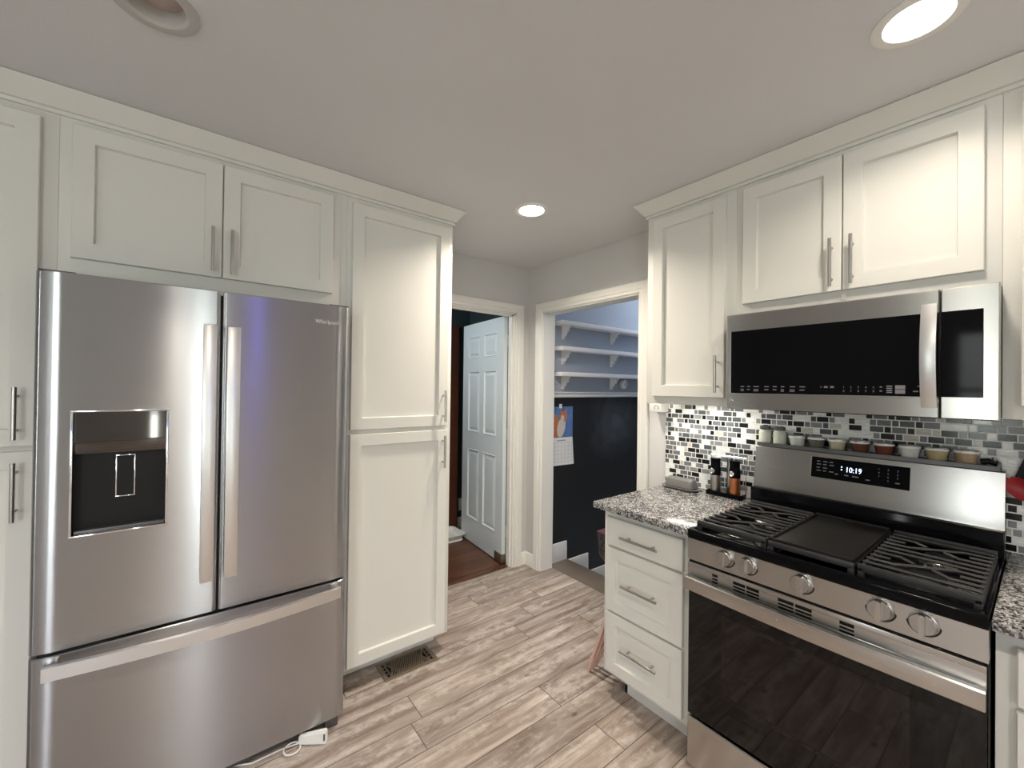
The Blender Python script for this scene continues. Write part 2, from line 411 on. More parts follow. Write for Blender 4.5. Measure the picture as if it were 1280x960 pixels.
def struct(name, mb, m, parent=None, label=None):
    o = link(name, mb.bm, m, parent)
    if parent is None: o['kind'] = 'structure'
    if label: o['label'] = label
    return o
def copy_tree(o, loc, label, group=None, parent=None):
    c = o.copy(); C.objects.link(c); c.parent = parent
    if parent is None: c.location = loc; c['label'] = label
    for ch in [q for q in o.children]: copy_tree(ch, None, None, None, c)
    return c

def mapY(yf): return lambda u, z, d: (u, yf-d, z)          # faces -Y
def mapX(xf): return lambda u, z, d: (xf-d, u, z)          # faces -X

# ------------------------------------------------------------------ setting
struct('floor', MB().box(XL, 2.31, YB, 2.715, -.05, 0), 'floor')
def wall_holes(axis, a, b, c0, c1, holes, z1=ZC, z0=0.):
    """wall slab between a,b on its normal axis, spanning c0..c1, holes = [(u0,u1,z0,z1)]"""
    mb = MB(); us = sorted({c0, c1, *[h[0] for h in holes], *[h[1] for h in holes]}); zs = sorted({z0, z1, *[h[2] for h in holes], *[h[3] for h in holes]})
    for i in range(len(us)-1):
        # merge runs of solid z
        run = None
        for j in range(len(zs)-1):
            um, zm = (us[i]+us[i+1])/2, (zs[j]+zs[j+1])/2
            solid = not any(h[0] < um < h[1] and h[2] < zm < h[3] for h in holes)
            if solid and run is None: run = zs[j]
            if (not solid or j == len(zs)-2) and run is not None:
                e = zs[j+1] if solid else zs[j]
                if axis == 'y': mb.box(us[i], us[i+1], a, b, run, e)
                else: mb.box(a, b, us[i], us[i+1], run, e)
                run = None
    return mb
D1 = (1.26, 2.06, 0., 2.045)       # doorway in the fridge wall (x)
D2 = (1.546, 2.45, 0., 2.045)      # doorway in the range wall (y)
struct('wall_back', wall_holes('y', YW, YW+.08, XL, 2.19, [D1]), 'paint_grey')
struct('wall_right', wall_holes('x', XW, XW+.12, YB, YW, [D2]), 'paint_grey')
W1 = (-2.60, -1.75, .80, 2.15); W3 = (-.02, .20, .1, 2.10); W2 = (.30, .62, .85, 2.1)
struct('wall_front', wall_holes('y', YB-.12, YB, XL, XW+.12, [W1, W3]), 'paint_grey')
struct('wall_left', wall_holes('x', XL-.12, XL, YB, YW, [W2]), 'paint_grey')
LIGHTS = [(1.455, 1.731, 1.3), (1.475, .21, .33), (-.09, 1.40, 0), (1.46, -1.35, .9), (-.09, -.05, 1), (-.09, -1.35, .9)]
cb = MB(); 
def ceiling_mesh():
    # slab with round holes for the recessed lamps
    bm = bmesh.new(); r = .078; seg = 32
    xs = sorted({XL, 2.31, -.09-.15, -.09+.15, 1.46-.17, 1.46+.17}); 
    cells = {}
    ys = sorted({YB, 2.715, *[y-.15 for _, y, _ in LIGHTS], *[y+.15 for _, y, _ in LIGHTS]})
    for i in range(len(xs)-1):
        for j in range(len(ys)-1):
            x0, x1, y0, y1 = xs[i], xs[i+1], ys[j], ys[j+1]
            hit = [L for L in LIGHTS if x0 < L[0]-.001 and L[0]+.001 < x1 and y0-.001 < L[1] < y1+.001]
            hit = [L for L in hit if abs((y0+y1)/2-L[1]) < .02 or (y0 < L[1]-r and y1 > L[1]+r)]
            if not hit:
                bm.faces.new([bm.verts.new(p) for p in ((x0, y0, ZC), (x0, y1, ZC), (x1, y1, ZC), (x1, y0, ZC))]); continue
            cx, cy = hit[0][:2]
            outer = []; inner = []; up = []
            for k in range(seg):
                a = 2*math.pi*(k+.5)/seg; dx, dy = math.cos(a), math.sin(a)
                tx = ((x1-cx) if dx > 0 else (cx-x0))/max(1e-9, abs(dx)); ty = ((y1-cy) if dy > 0 else (cy-y0))/max(1e-9, abs(dy)); tt = min(tx, ty)
                outer.append((cx+dx*tt, cy+dy*tt)); inner.append((cx+dx*r, cy+dy*r))
            O = [bm.verts.new((*p, ZC)) for p in outer]; I = [bm.verts.new((*p, ZC)) for p in inner]
            for k in range(seg):
                k2 = (k+1) % seg; f = [O[k], I[k], I[k2], O[k2]]
                # corner points where the border turns
                (ax, ay), (bx, by) = outer[k], outer[k2]
                if abs(ax-bx) > 1e-4 and abs(ay-by) > 1e-4:
                    cxn = x0 if min(abs(ax-x0), abs(bx-x0)) < 1e-4 else x1; cyn = y0 if min(abs(ay-y0), abs(by-y0)) < 1e-4 else y1
                    f = [O[k], I[k], I[k2], O[k2], bm.verts.new((cxn, cyn, ZC))]
                bm.faces.new(f)
    bmesh.ops.remove_doubles(bm, verts=bm.verts[:], dist=1e-5)
    bmesh.ops.recalc_face_normals(bm, faces=bm.faces[:])
    return bm
cl = MB(); cl.bm = ceiling_mesh(); cl.box(XL-.12, 2.31, YB-.12, 2.715, ZC+.09, ZC+.13)
struct('ceiling', cl, 'ceiling')
# windows behind the camera (the room's daylight)
for i, (axis, h) in enumerate((('y', W1), ('y', W3), ('x', W2))):
    mb = MB(); u0, u1, z0, z1 = h; t = .05
    rects = [(u0, u1, z0, z0+t), (u0, u1, z1-t, z1), (u0, u0+t, z0, z1), (u1-t, u1, z0, z1), (u0, u1, (z0+z1)/2-.02, (z0+z1)/2+.02)]
    for a in rects:
        if axis == 'y': mb.box(a[0], a[1], YB-.10, YB-.05, a[2], a[3], .004)
        else: mb.box(XL-.10, XL-.05, a[0], a[1], a[2], a[3], .004)
    w = struct('window_%d' % (i+1), mb, 'trim')
    g = MB()
    if axis == 'y': g.box(u0+.03, u1-.03, YB-.078, YB-.074, z0+.03, z1-.03)
    else: g.box(XL-.078, XL-.074, u0+.03, u1-.03, z0+.03, z1-.03)
    put('pane', g, 'wglass', w)
    ld = bpy.data.lights.new('portal', 'AREA'); ld.shape = 'RECTANGLE'; ld.size = u1-u0; ld.size_y = z1-z0
    ld.cycles.is_portal = True
    lo = bpy.data.objects.new('daylight_portal', ld); C.objects.link(lo)
    if axis == 'y': lo.location = ((u0+u1)/2, YB-.11, (z0+z1)/2); lo.rotation_euler = (math.radians(90), 0, 0)
    else: lo.location = (XL-.11, (u0+u1)/2, (z0+z1)/2); lo.rotation_euler = (math.radians(90), 0, math.radians(-90))

# baseboards, casings
bprof = [(0, 0), (.016, 0), (.016, .068), (.011, .078), (.011, .088), (.006, .098), (0, .10)]
def base(name, path): return struct(name, MB().sweep(path, bprof), 'trim')
base('baseboard_back', [(2.134, YW), (2.19, YW), (2.19, 2.516)])
base('baseboard_front', [(XL, YB), (XL+.01, YB)][::-1] if False else [(XW, YB), (XL, YB)])
base('baseboard_left', [(XL, YB), (XL, YW)])
def casing(name, u0, u1, z1, mp, inner):
    """3-sided moulded casing; mp(u,z,d); inner = reveal edge"""
    w = .07
    prof = [(0, 0), (0, .010), (.004, .014), (.02, .014), (.026, .019), (.05, .019), (.058, .022), (.066, .022), (.07, .018), (.07, 0)]
    mb = MB()
    def f(b):
        L = []
        for st in range(4):
            row = []
            for o, d in prof:
                if st == 0: p = (u0-o, 0)
                elif st == 1: p = (u0-o, z1+o)
                elif st == 2: p = (u1+o, z1+o)
                else: p = (u1+o, 0)
                row.append(b.verts.new(mp(p[0], p[1], d)))
            L.append(row)
        q = len(prof)
        for A, B in zip(L, L[1:]):
            for i in range(q): b.faces.new((A[i], A[(i+1) % q], B[(i+1) % q], B[i]))
        b.faces.new(L[0][::-1]); b.faces.new(L[-1])
        bmesh.ops.recalc_face_normals(b, faces=b.faces[:])
    mb.add(f)
    mb2 = inner(mb)
    return struct(name, mb2, 'trim')
def jamb1(mb):
    x0, x1, _, z = D1; t = .014
    mb.box(x1-t, x1+.0, YW-.001, YW+.08, 0, z); mb.box(x0, x0+t, YW-.001, YW+.08, 0, z); mb.box(x0, x1, YW-.001, YW+.08, z-t, z)
    mb.box(x1-.030, x1-t, YW+.02, YW+.045, 0, z-t); mb.box(x0+t, x1-t, YW+.02, YW+.045, z-.03, z-t)
    return mb
def jamb2(mb):
    y0, y1, _, z = D2; t = .014
    mb.box(XW-.001, XW+.12, y1-t, y1, 0, z); mb.box(XW-.001, XW+.12, y0, y0+t, 0, z); mb.box(XW-.001, XW+.12, y0, y1, z-t, z)
    return mb
D1 = (1.26, 2.062, 0., 2.045)
casing('trim_1', D1[0]+.006, D1[1]-.002, 2.04, mapY(YW), jamb1)['label'] = 'white moulded casing around the doorway beside the pantry'
casing('trim_2', D2[0]+.004, D2[1]-.004, 2.04, mapX(XW), jamb2)['label'] = 'white moulded casing around the open stairway'

# ---- room behind doorway 1
r1 = MB().box(.6, 2.6, 2.715, 4.0, -.05, -.002); struct('floor_back_room', r1, 'brownfloor')
struct('trim_3', MB().box(1.26, 2.06, 2.655, 2.715, -.001, .004, .001), 'brownfloor')
w = MB().box(.6, 2.3, 3.72, 3.80, 0, 2.3)
struct('wall_back_room', w, 'teal')
struct('wall_back_room_right', MB().box(2.30, 2.36, 2.715, 3.8, 0, 2.3), 'teal')
struct('wall_back_room_left', MB().box(.54, .60, 2.715, 3.8, 0, 2.3), 'teal')
struct('wall_back_room_front', wall_holes('y', YW+.08, YW+.086, .6, 2.3, [D1], 2.3), 'teal')
struct('ceiling_back_room', MB().box(.54, 2.36, 2.715, 3.8, 2.3, 2.34), 'teal')
struct('baseboard_back_room', MB().sweep([(2.18, 3.72), (2.30, 3.72)], bprof), 'trim')
# wooden door in the far wall
wd = MB().rings(1.36, 2.155, .005, 2.06, [(0, 0), (0, .03), (.004, .034), (.11, .034), (.118, .024), (.13, .024)], mapY(3.715))
o = struct('door_2', wd, 'walnut', label='dark red-brown wooden door in the far wall of the back room')
# outlet
t = thing('wall_outlet', (2.225, 3.714, .17), 'white outlet plate low on the dark wall behind the open door', 'outlet')
put('cover_plate', MB().box(2.19, 2.265, 3.712, 3.7195, .165, .29, .002), 'white', t)
put('socket', MB().box(2.213, 2.243, 3.709, 3.713, .185, .218, .003), 'whitegl', t); put('socket', MB().box(2.213, 2.243, 3.709, 3.713, .236, .27, .003), 'whitegl', t)
# pet tray
def tray():
    b = MB()
    def f(bb):
        L = []
        for i, (s, z) in enumerate(((.0, .0), (-.008, .012), (0.014, .052), (.016, .056), (.010, .056), (-.002, .052), (-.016, .018), (-.06, .014))):
            ring = []
            cx, cy, hx, hy, r = 1.87, 3.44, .16+s, .13+s, .06
            for q, (qx, qy) in enumerate(((1, 1), (-1, 1), (-1, -1), (1, -1))):
                for k in range(6):
                    a = math.radians(90*q+k*18); ring.append(bb.verts.new((cx+qx*(hx-r)+r*math.cos(a), cy+qy*(hy-r)+r*math.sin(a), z)))
            L.append(ring)
        for A, B in zip(L, L[1:]):
            for k in range(len(A)): bb.faces.new((A[k], A[(k+1) % len(A)], B[(k+1) % len(A)], B[k]))
        bb.faces.new(L[0][::-1]); bb.faces.new(L[-1]); bmesh.ops.recalc_face_normals(bb, faces=bb.faces[:])
    return b.add(f)
tb = tray()
bmesh.ops.translate(tb.bm, verts=tb.bm.verts[:], vec=(.035, .06, 0))
tag(put('pet_tray', tb, 'whitegl'), 'low white plastic pet tray on the brown wood floor beyond the pantry', 'tray')
# six panel door leaf
def door_leaf():
    w_, h_, th = .75, 2.02, .035
    d = thing('door_1', (2.052, 2.725, .008), 'white six-panel door standing open into the dark back room', 'door')
    d['kind'] = 'structure'; del d['category']
    us = [0, .115, .335, .415, .635, .75]; zs = [0, .22, .86, 1.02, 1.58, 1.70, 1.90, 2.02]
    mb = MB()
    for side in (0, 1):
        mp = (lambda u, z, dd, s=side: (-th-dd if s == 0 else dd, u, z))
        for i in range(5):
            for j in range(7):
                a = (us[i], us[i+1], zs[j], zs[j+1])
                if i in (1, 3) and j in (1, 3, 5):
                    mb.rings(*a, [(0, 0), (.006, .004), (.014, -.009), (.022, -.009), (.045, -.001)], mp, back=False)
                else:
                    mb.grid([a[0], a[1]], [a[2], a[3]], lambda u, z, mp=mp: mp(u, z, 0))
    for (u, v) in ((0, 0), (w_, 0)): mb.grid([-th, 0], [0, h_], lambda x, z, u=u: (x, u, z))
    mb.grid([-th, 0], [0, w_], lambda x, u: (x, u, h_)); mb.grid([-th, 0], [0, w_], lambda x, u: (x, u, 0))
    bmesh.ops.remove_doubles(mb.bm, verts=mb.bm.verts[:], dist=1e-4)
    ORG[d.name] = Vector((0, 0, 0))
    put('door_leaf', mb, 'doorw', d)
    put('door_shoe', MB().box(-th-.006, .006, -.006, .11, 0, .07, .003), 'brass', d, label='dark metal bracket at the bottom hinge corner')
    for z in (.25, 1.05, 1.82): put('hinge', MB().cone((.006, .006, z-.045), (.006, .006, z+.045), .004, seg=10), 'nickel', d)
    d.rotation_euler = (0, 0, -math.radians(5.0))
    return d
door_leaf()

# ---- stairwell beyond doorway 2
X2 = 2.31
struct('wall_stair', MB().box(X2, 4.8, 2.50, 2.60, 1.365, 2.9), 'blue', label='blue-grey upper wall above the stairs')
struct('wall_stair_chalkboard', MB().box(X2, 4.8, 2.50, 2.60, -1.6, 1.365), 'chalk', label='black chalkboard lower wall beside the stairs')
struct('trim_4', MB().prism([(0, 1.365), (.014, 1.365), (.018, 1.375), (.012, 1.385), (.012, 1.396), (.024, 1.402), (.024, 1.412), (0, 1.412)], lambda a, z: (X2+.01, 2.50-a, z), lambda a, z: (4.79, 2.50-a, z)), 'shelfw', label='white chair rail between blue-grey wall and black wall')
struct('wall_stair_near', MB().box(X2, 4.8, 1.35, 1.43, -1.6, 2.9), 'blue')
struct('wall_stair_far', MB().box(4.8, 4.88, 1.35, 2.6, -1.6, 2.9), 'blue')
struct('ceiling_stair', MB().box(X2, 4.88, 1.35, 2.6, 2.9, 2.94), 'ceiling')
struct('wall_stair_header', MB().box(X2-.02, X2, 1.43, 2.5, 2.06, 2.9), 'blue')
struct('trim_5', MB().box(X2, 2.53, 1.43, 2.50, -.032, .003, .004), 'nosing', label='taupe nosing board at the head of the stairs')
steps = MB(); bb = MB()
run, rise = .27, .165
for k in range(1, 8):
    x0 = 2.53+run*(k-1); steps.box(x0-.02, x0+run, 1.43, 2.5, -rise*k-.03, -rise*k); steps.box(x0-.02, x0, 1.43, 2.5, -rise*k, -rise*(k-1)-.032)
struct('floor_stairs', steps, 'nosing')
for k in range(0, 8):
    xa = X2+.005 if k == 0 else 2.53+run*(k-1); xb = 2.53+run*k-.005
    bb.box(xa, xb, 2.485, 2.50, -rise*k-(.0 if k else 0), -rise*k+.155, .003)
    bb.box(xb-.0, xb+.0001, 2.485, 2.50, -rise*k, -rise*k+.1)
struct('baseboard_stair', bb, 'shelfw')

# shelves on the stair wall
def wall_shelf(z, label):
    t = thing('wall_shelf', (2.36, 2.5, z-.13), label, 'shelf', 'white ledges over the stairs')
    put('shelf_board', MB().box(2.36, 4.1, 2.395, 2.499, z-.034, z, .003), 'shelfw', t)
    for xb in (2.46, 3.09, 3.72):
        pr = [(0, 0), (.085, 0), (.085, -.016), (.066, -.022), (.062, -.045), (.040, -.056), (.030, -.080), (.014, -.088), (.012, -.105), (0, -.11)]
        put('shelf_bracket', MB().prism(pr, lambda a, b, x=xb: (x-.014, 2.499-a, z-.034+b), lambda a, b, x=xb: (x+.014, 2.499-a, z-.034+b)), 'shelfw', t)
wall_shelf(1.995, 'long white wooden ledge over the stairs, topmost of three')
wall_shelf(1.785, 'long white wooden ledge over the stairs, middle of three')
wall_shelf(1.575, 'long white wooden ledge over the stairs, lowest of three')
t = thing('wall_detector', (3.27, 2.499, 1.44), 'small round white detector on the wall just above the chair rail', 'detector')
put('housing', MB().lathe((3.27, 2.4995, 1.487), [(.046, 0), (.046, -.018), (.040, -.028), (.022, -.032), (0, -.032)], 'y'), 'white', t)
put('dial', MB().lathe((3.27, 2.469, 1.487), [(.026, 0), (.024, -.006), (0, -.006)], 'y'), 'whitegl', t)

# calendar
t = thing('wall_calendar', (2.45, 2.495, .80), 'hanging wall calendar with an orange and white cat photo on the black wall', 'calendar')
def P3(u, z, d=0): return (2.32+u, 2.4965-d, z)
put('calendar_page', MB().hexa([P3(0, .80, 0), P3(.285, .795, 0), P3(.285, .795, .002), P3(0, .80, .002), P3(0, 1.03, 0), P3(.265, 1.03, 0), P3(.265, 1.03, .002), P3(0, 1.03, .002)]), 'white', t)
M['sheetblue'] = mat('photo_blue', (.10, .19, .42), .4, var=.6, vscale=14); M['catorange'] = mat('photo_orange_fur', (.48, .17, .07), .6, var=.4, vscale=60); M['catwhite'] = mat('photo_white_fur', (.62, .56, .52), .6, var=.2, vscale=60); M['greyink'] = mat('grey_ink', (.35, .36, .45), .7); M['photo2'] = mat('photo_green', (.10, .16, .16), .5)
ph = put('calendar_photo', MB().box(2.32, 2.585, 2.4945, 2.4965, 1.032, 1.288), 'sheetblue', t, label='blue photo sheet showing an orange and white cat')
def blob(cx, cz, rx, rz, rot, d, n=20):
    ca, sa = math.cos(rot), math.sin(rot)
    return [(cx+rx*math.cos(2*math.pi*k/n)*ca-rz*math.sin(2*math.pi*k/n)*sa, cz+rx*math.cos(2*math.pi*k/n)*sa+rz*math.sin(2*math.pi*k/n)*ca) for k in range(n)]
def flat(poly, y0, y1): return MB().prism(poly, lambda a, b: (a, y0, b), lambda a, b: (a, y1, b))
b = flat(blob(2.375, 1.13, .06, .10, .15, 0), 2.4936, 2.4946); b.bm.from_mesh(put('x', flat(blob(2.48, 1.205, .045, .04, .2, 0), 2.4936, 2.4946), 'catorange').data) if False else None
put('cat_body', b, 'catorange', ph)
put('cat_chest', flat(blob(2.45, 1.115, .045, .085, -.25, 0), 2.4931, 2.4941), 'catwhite', ph)
put('cat_head', flat(blob(2.475, 1.205, .046, .042, .2, 0)[:], 2.4926, 2.4936), 'catorange', ph)
put('cat_muzzle', flat(blob(2.462, 1.19, .02, .028, .1, 0), 2.4921, 2.4931), 'catwhite', ph)
put('cat_ear', flat([(2.437, 1.235), (2.458, 1.25), (2.440, 1.272)], 2.4926, 2.4936), 'catorange', ph); put('cat_ear', flat([(2.487, 1.248), (2.510, 1.235), (2.512, 1.272)], 2.4926, 2.4936), 'catorange', ph)
gl = MB()
for k in range(7): gl.box(2.332+k*.0405, 2.3332+k*.0405, 2.4940, 2.4947, .825, .985)
for k in range(6): gl.box(2.332, 2.576, 2.4940, 2.4947, .825+k*.032, .8262+k*.032)
gl.box(2.40, 2.50, 2.4940, 2.4947, 1.0, 1.010)
put('date_grid', gl, 'greyink', t)
put('tape', MB().box(2.425, 2.455, 2.4932, 2.4952, 1.275, 1.31), 'white', t)

# ------------------------------------------------------------------ crown mouldings
cz0 = 2.338
crown = [(0, cz0), (.010, cz0), (.010, cz0+.008), (.006, cz0+.010), (.006, cz0+.014), (.014, cz0+.016), (.052, ZC-.010), (.056, ZC-.006), (.056, ZC-.002), (0, ZC-.002)]
# travel so that the outset is on the room side (right of travel)
struct('trim_6', MB().sweep([(-1.2, 2.024), (1.132, 2.024), (1.132, 2.629)], crown), 'cab', label='white crown moulding over the refrigerator wall cabinets')
struct('trim_7', MB().sweep([(2.189, 1.294), (1.894, 1.294), (1.894, -1.2)], crown), 'cab', label='white crown moulding over the range wall cabinets')

# ------------------------------------------------------------------ cabinets
def shaker(name, u0, u1, z0, z1, mp, parent, fw=.055, label=None):
    return put(name, MB().rings(u0, u1, z0, z1, [(0, .0005), (0, .0175), (.002, .0195), (fw, .0195), (fw+.003, .006), (fw+.005, .006)], mp), 'cab', parent, label=label)
def bar(mp, u, z0, z1, parent, vertical=True, r=.006):
    """bar pull: vertical at u between z0,z1, or horizontal at z=u between z0,z1"""
    q = (lambda a, d: mp(u, a, d)) if vertical else (lambda a, d: mp(a, u, d))
    a0, a1 = sorted((z0, z1)); e = (a1-a0)*.17
    mb = MB().tube([q(a0, .052), q(a0+.001, .052), q(a1-.001, .052), q(a1, .052)], r, 14)
    for a in (a0+e, a1-e): mb.tube([q(a, .0195), q(a, .051)], .0045, 10)
    return put('handle', mb, 'nickel', parent)
Yf = mapY(2.024); Xf = mapX(1.894); Bf = mapX(1.586)
# tall cabinet left of the refrigerator
t = thing('tall_cabinet', (-.66, 2.3, 0), 'tall white shaker cabinet at the left edge beside the refrigerator', 'cabinet')
put('carcass', MB().box(-.93, -.363, 2.024, 2.625, .10, cz0+.03, .0008), 'cab', t); put('toe_kick', MB().box(-.93, -.38, 2.10, 2.6, 0, .101), 'cab', t)
d = shaker('door', -.885, -.403, 1.238, 2.312, Yf, t); bar(Yf, -.44, 1.262, 1.428, d)
d = shaker('door', -.885, -.403, .115, 1.222, Yf, t); bar(Yf, -.44, 1.005, 1.190, d)
# over-fridge
t = thing('overhead_cabinet', (.09, 2.3, 1.79), 'wide white two-door wall cabinet directly above the refrigerator', 'cabinet')
put('carcass', MB().box(-.3625, .540, 2.024, 2.625, 1.79, cz0+.03, .0008).box(.541, .5675, 2.026, 2.3, 1.79, cz0+.03), 'cab', t)
d = shaker('door', -.331, .0855, 1.866, 2.3176, Yf, t); bar(Yf, .056, 1.880, 2.054, d)
d = shaker('door', .0895, .5036, 1.866, 2.3176, Yf, t); bar(Yf, .118, 1.880, 2.054, d)
# pantry
t = thing('pantry_cabinet', (.85, 2.3, 0), 'tall white pantry cabinet with two stacked doors, right of the refrigerator', 'cabinet')
put('carcass', MB().box(.568, 1.132, 2.024, 2.625, .095, cz0+.03, .0008), 'cab', t); put('toe_kick', MB().box(.568, 1.11, 2.142, 2.6, 0, .096), 'cab', t)
d = shaker('door', .590, 1.106, 1.234, 2.312, Yf, t); bar(Yf, 1.074, 1.259, 1.425, d)
d = shaker('door', .590, 1.106, .112, 1.212, Yf, t); bar(Yf, 1.074, 1.012, 1.182, d)
# range side uppers
zb = 1.372
t = thing('wall_cabinet', (2.04, 1.07, zb), 'narrow white single-door wall cabinet between stairway and microwave', 'cabinet')
put('carcass', MB().box(1.894, 2.189, .843, 1.294, zb, cz0+.03, .0008), 'cab', t)
d = shaker('door', .886, 1.253, 1.411, 2.3166, Xf, t); bar(Xf, .911, 1.433, 1.60, d)
lb = put('light_bar', MB().box(2.02, 2.06, .90, 1.25, 1.3690, 1.3722, .0005), 'lampbar', t)
ld = bpy.data.lights.new('under_cabinet', 'AREA'); ld.shape = 'RECTANGLE'; ld.size = .03; ld.size_y = .33; ld.energy = UNDER_W; ld.color = (1, .95, .86)
lo = bpy.data.objects.new('under_cabinet_glow', ld); C.objects.link(lo); lo.parent = t; lo.location = Vector((2.04, 1.075, 1.3682))-ORG[t.name]
t = thing('overhead_cabinet', (2.04, .46, 1.765), 'white two-door wall cabinet mounted above the microwave', 'cabinet')
put('carcass', MB().box(1.894, 2.189, .0855, .8425, 1.766, cz0+.03, .0008), 'cab', t)
d = shaker('door', .4665, .812, 1.8176, 2.3166, Xf, t); bar(Xf, .494, 1.832, 2.008, d)
d = shaker('door', .120, .4625, 1.8176, 2.3166, Xf, t); bar(Xf, .433, 1.832, 2.008, d)
t = thing('wall_cabinet', (2.04, -.2, zb), 'white wall cabinet cropped by the right edge, beside the microwave', 'cabinet')
put('carcass', MB().box(1.894, 2.189, -.60, .085, zb, cz0+.03, .0008), 'cab', t)
d = shaker('door', -.26, .050, 1.411, 2.3166, Xf, t); bar(Xf, -.23, 1.433, 1.60, d)
# base cabinet left of range
t = thing('drawer_cabinet', (1.9, 1.08, 0), 'white three-drawer base cabinet between the stairway and the range', 'cabinet')
put('carcass', MB().box(1.586, 2.185, .846, 1.306, .10, .883, .0008), 'cab', t); put('toe_kick', MB().box(1.656, 2.18, .85, 1.235, 0, .101).box(1.656, 2.18, 1.22, 1.236, 0, .101), 'cab', t)
d = put('drawer', MB().rings(.897, 1.282, .712, .842, [(0, .0005), (0, .0175), (.003, .0195)], Bf), 'cab', t); bar(Bf, .772, .995, 1.182, d, False)
d = shaker('drawer', .897, 1.282, .407, .701, Bf, t, .05); bar(Bf, .557, .995, 1.176, d, False)
d = shaker('drawer', .897, 1.282, .122, .396, Bf, t, .05); bar(Bf, .268, .995, 1.176, d, False)
t = thing('base_cabinet', (1.9, -.3, 0), 'white base cabinet cropped by the right edge, beside the range', 'cabinet')
put('carcass', MB().box(1.586, 2.185, -.60, .080, .10, .883, .0008), 'cab', t); put('toe_kick', MB().box(1.656, 2.18, -.60, .07, 0, .101), 'cab', t)
d = put('drawer', MB().rings(-.38, .046, .700, .838, [(0, .0005), (0, .0175), (.003, .0195)], Bf), 'cab', t); bar(Bf, .772, -.26, -.07, d, False)
shaker('door', -.38, .046, .122, .688, Bf, t)
# worktops
tag(put('countertop', MB().box(1.508, 2.189, .8445, 1.3165, .884, .914, .004), 'granite'), 'short speckled grey granite worktop left of the range', 'countertop')
tag(put('countertop', MB().box(1.508, 2.189, -.60, .0825, .884, .914, .004), 'granite'), 'speckled grey granite worktop at the right edge of the picture', 'countertop')
struct('wall_backsplash', MB().box(2.181, 2.19, -.6, 1.36, .914, zb+.0), 'mosaic', label='mosaic tile backsplash in black, grey and white')

# ------------------------------------------------------------------ refrigerator
fr = thing('refrigerator', (.08, 2.2, 0), 'stainless steel french-door refrigerator with water dispenser and bottom freezer drawer', 'refrigerator')
YF = 1.829; Z0f, Zm, Zt = .047, .623, 1.781
put('body', MB().box(-.355, .512, 1.895, 2.60, .03, 1.765, .006).box(-.34, -.28, 1.93, 1.99, 0, .04).box(.44, .50, 1.93, 1.99, 0, .04), 'greyside', fr)
def slab(u0, u1, z0, z1, hole=None, bulge=.003, thick=.062, full=None):
    """door with rounded vertical edges and slightly crowned front"""
    U0, U1 = full or (u0, u1)
    us = set([u0, u1, u0+.003, u1-.003, u0+.009, u1-.009]+[u0+(u1-u0)*k/16 for k in range(17)]+[u0+.006*k for k in range(2, 11)]+[u1-.006*k for k in range(2, 11)]); zs = {z0, z0+.003, z1-.003, z1}
    if hole: us |= {hole[0], hole[1]}; zs |= {hole[2], hole[3]}
    us = sorted(us); zs = sorted(zs)
    def mp(u, z):
        c = ((u-U0)/(U1-U0)*2-1)
        y = YF+bulge*(c*c)
        for lim, e2 in ((U0, u-u0), (U1, u1-u)):
            if (lim in (u0, u1)) and e2 < .06 and ((lim == U0 and u0 == U0) or (lim == U1 and u1 == U1)): y += .011*(1-e2/.06)**2
        e = min(u-u0, u1-u)
        if e < .009: y += .006*(1-e/.009)**2
        if min(z-z0, z1-z) < .0029: y += .003
        return (u, y, z)
    mb = MB(); sk = lambda i, j: bool(hole) and hole[0] <= (us[i]+us[i+1])/2 <= hole[1] and hole[2] <= (zs[j]+zs[j+1])/2 <= hole[3]
    mb.grid(us, zs, mp, sk)
    yb = YF+thick
    mb.grid(us, [0, 1], lambda u, k: mp(u, z0) if k == 0 else (u, yb, z0)); mb.grid(us, [0, 1], lambda u, k: mp(u, z1) if k == 0 else (u, yb, z1))
    mb.grid([0, 1], zs, lambda k, z: mp(u0, z) if k == 0 else (u0, yb, z)); mb.grid([0, 1], zs, lambda k, z: mp(u1, z) if k == 0 else (u1, yb, z))
    mb.grid([u0, u1], [z0, z1], lambda u, z: (u, yb, z), (lambda i, j: False))
    bmesh.ops.remove_doubles(mb.bm, verts=mb.bm.verts[:], dist=1e-5); bmesh.ops.recalc_face_normals(mb.bm, faces=mb.bm.faces[:])
    return mb
H = (-.290, -.064, .970, 1.356)
dl = put('door', slab(-.374, .0785, Zm+.006, Zt, H, full=(-.374, .531)), 'steelF', fr, label='left steel door with black dispenser')
dr = put('door', slab(.0850, .531, Zm+.006, Zt, full=(-.374, .531)), 'steelF', fr)
dz = put('freezer_drawer', slab(-.374, .531, Z0f, Zm-.004), 'steelF', fr)
put('gasket', MB().box(-.36, .52, 1.86, 1.896, .05, 1.77), 'blackmat', fr)
put('base_grille', MB().box(-.355, .512, 1.862, 1.90, .012, .07, .002).box(.46, .512, 1.85, 1.895, .0, .045, .002), 'greyledge', fr)
put('hinge_cover', MB().box(-.37, -.29, 1.84, 1.94, Zt, Zt+.004, .001), 'greyside', fr)
put('hinge_cover', MB().box(.45, .528, 1.84, 1.94, Zt, Zt+.004, .001), 'greyside', fr)
def flat_handle(u0, u1, z0, z1):
    """broad flat vertical bar standing off on two ends"""
    y0 = YF-.050
    mb = MB().box(u0, u1, y0, y0+.012, z0, z1, .002)
    mb.box(u0+.004, u1-.004, y0+.010, YF+.004, z0, z0+.03, .002).box(u0+.004, u1-.004, y0+.010, YF+.004, z1-.03, z1, .002)
    return mb
put('handle', flat_handle(.029, .067, .758, 1.652), 'steelH', dl); put('handle', flat_handle(.097, .137, .758, 1.650), 'steelH', dr)
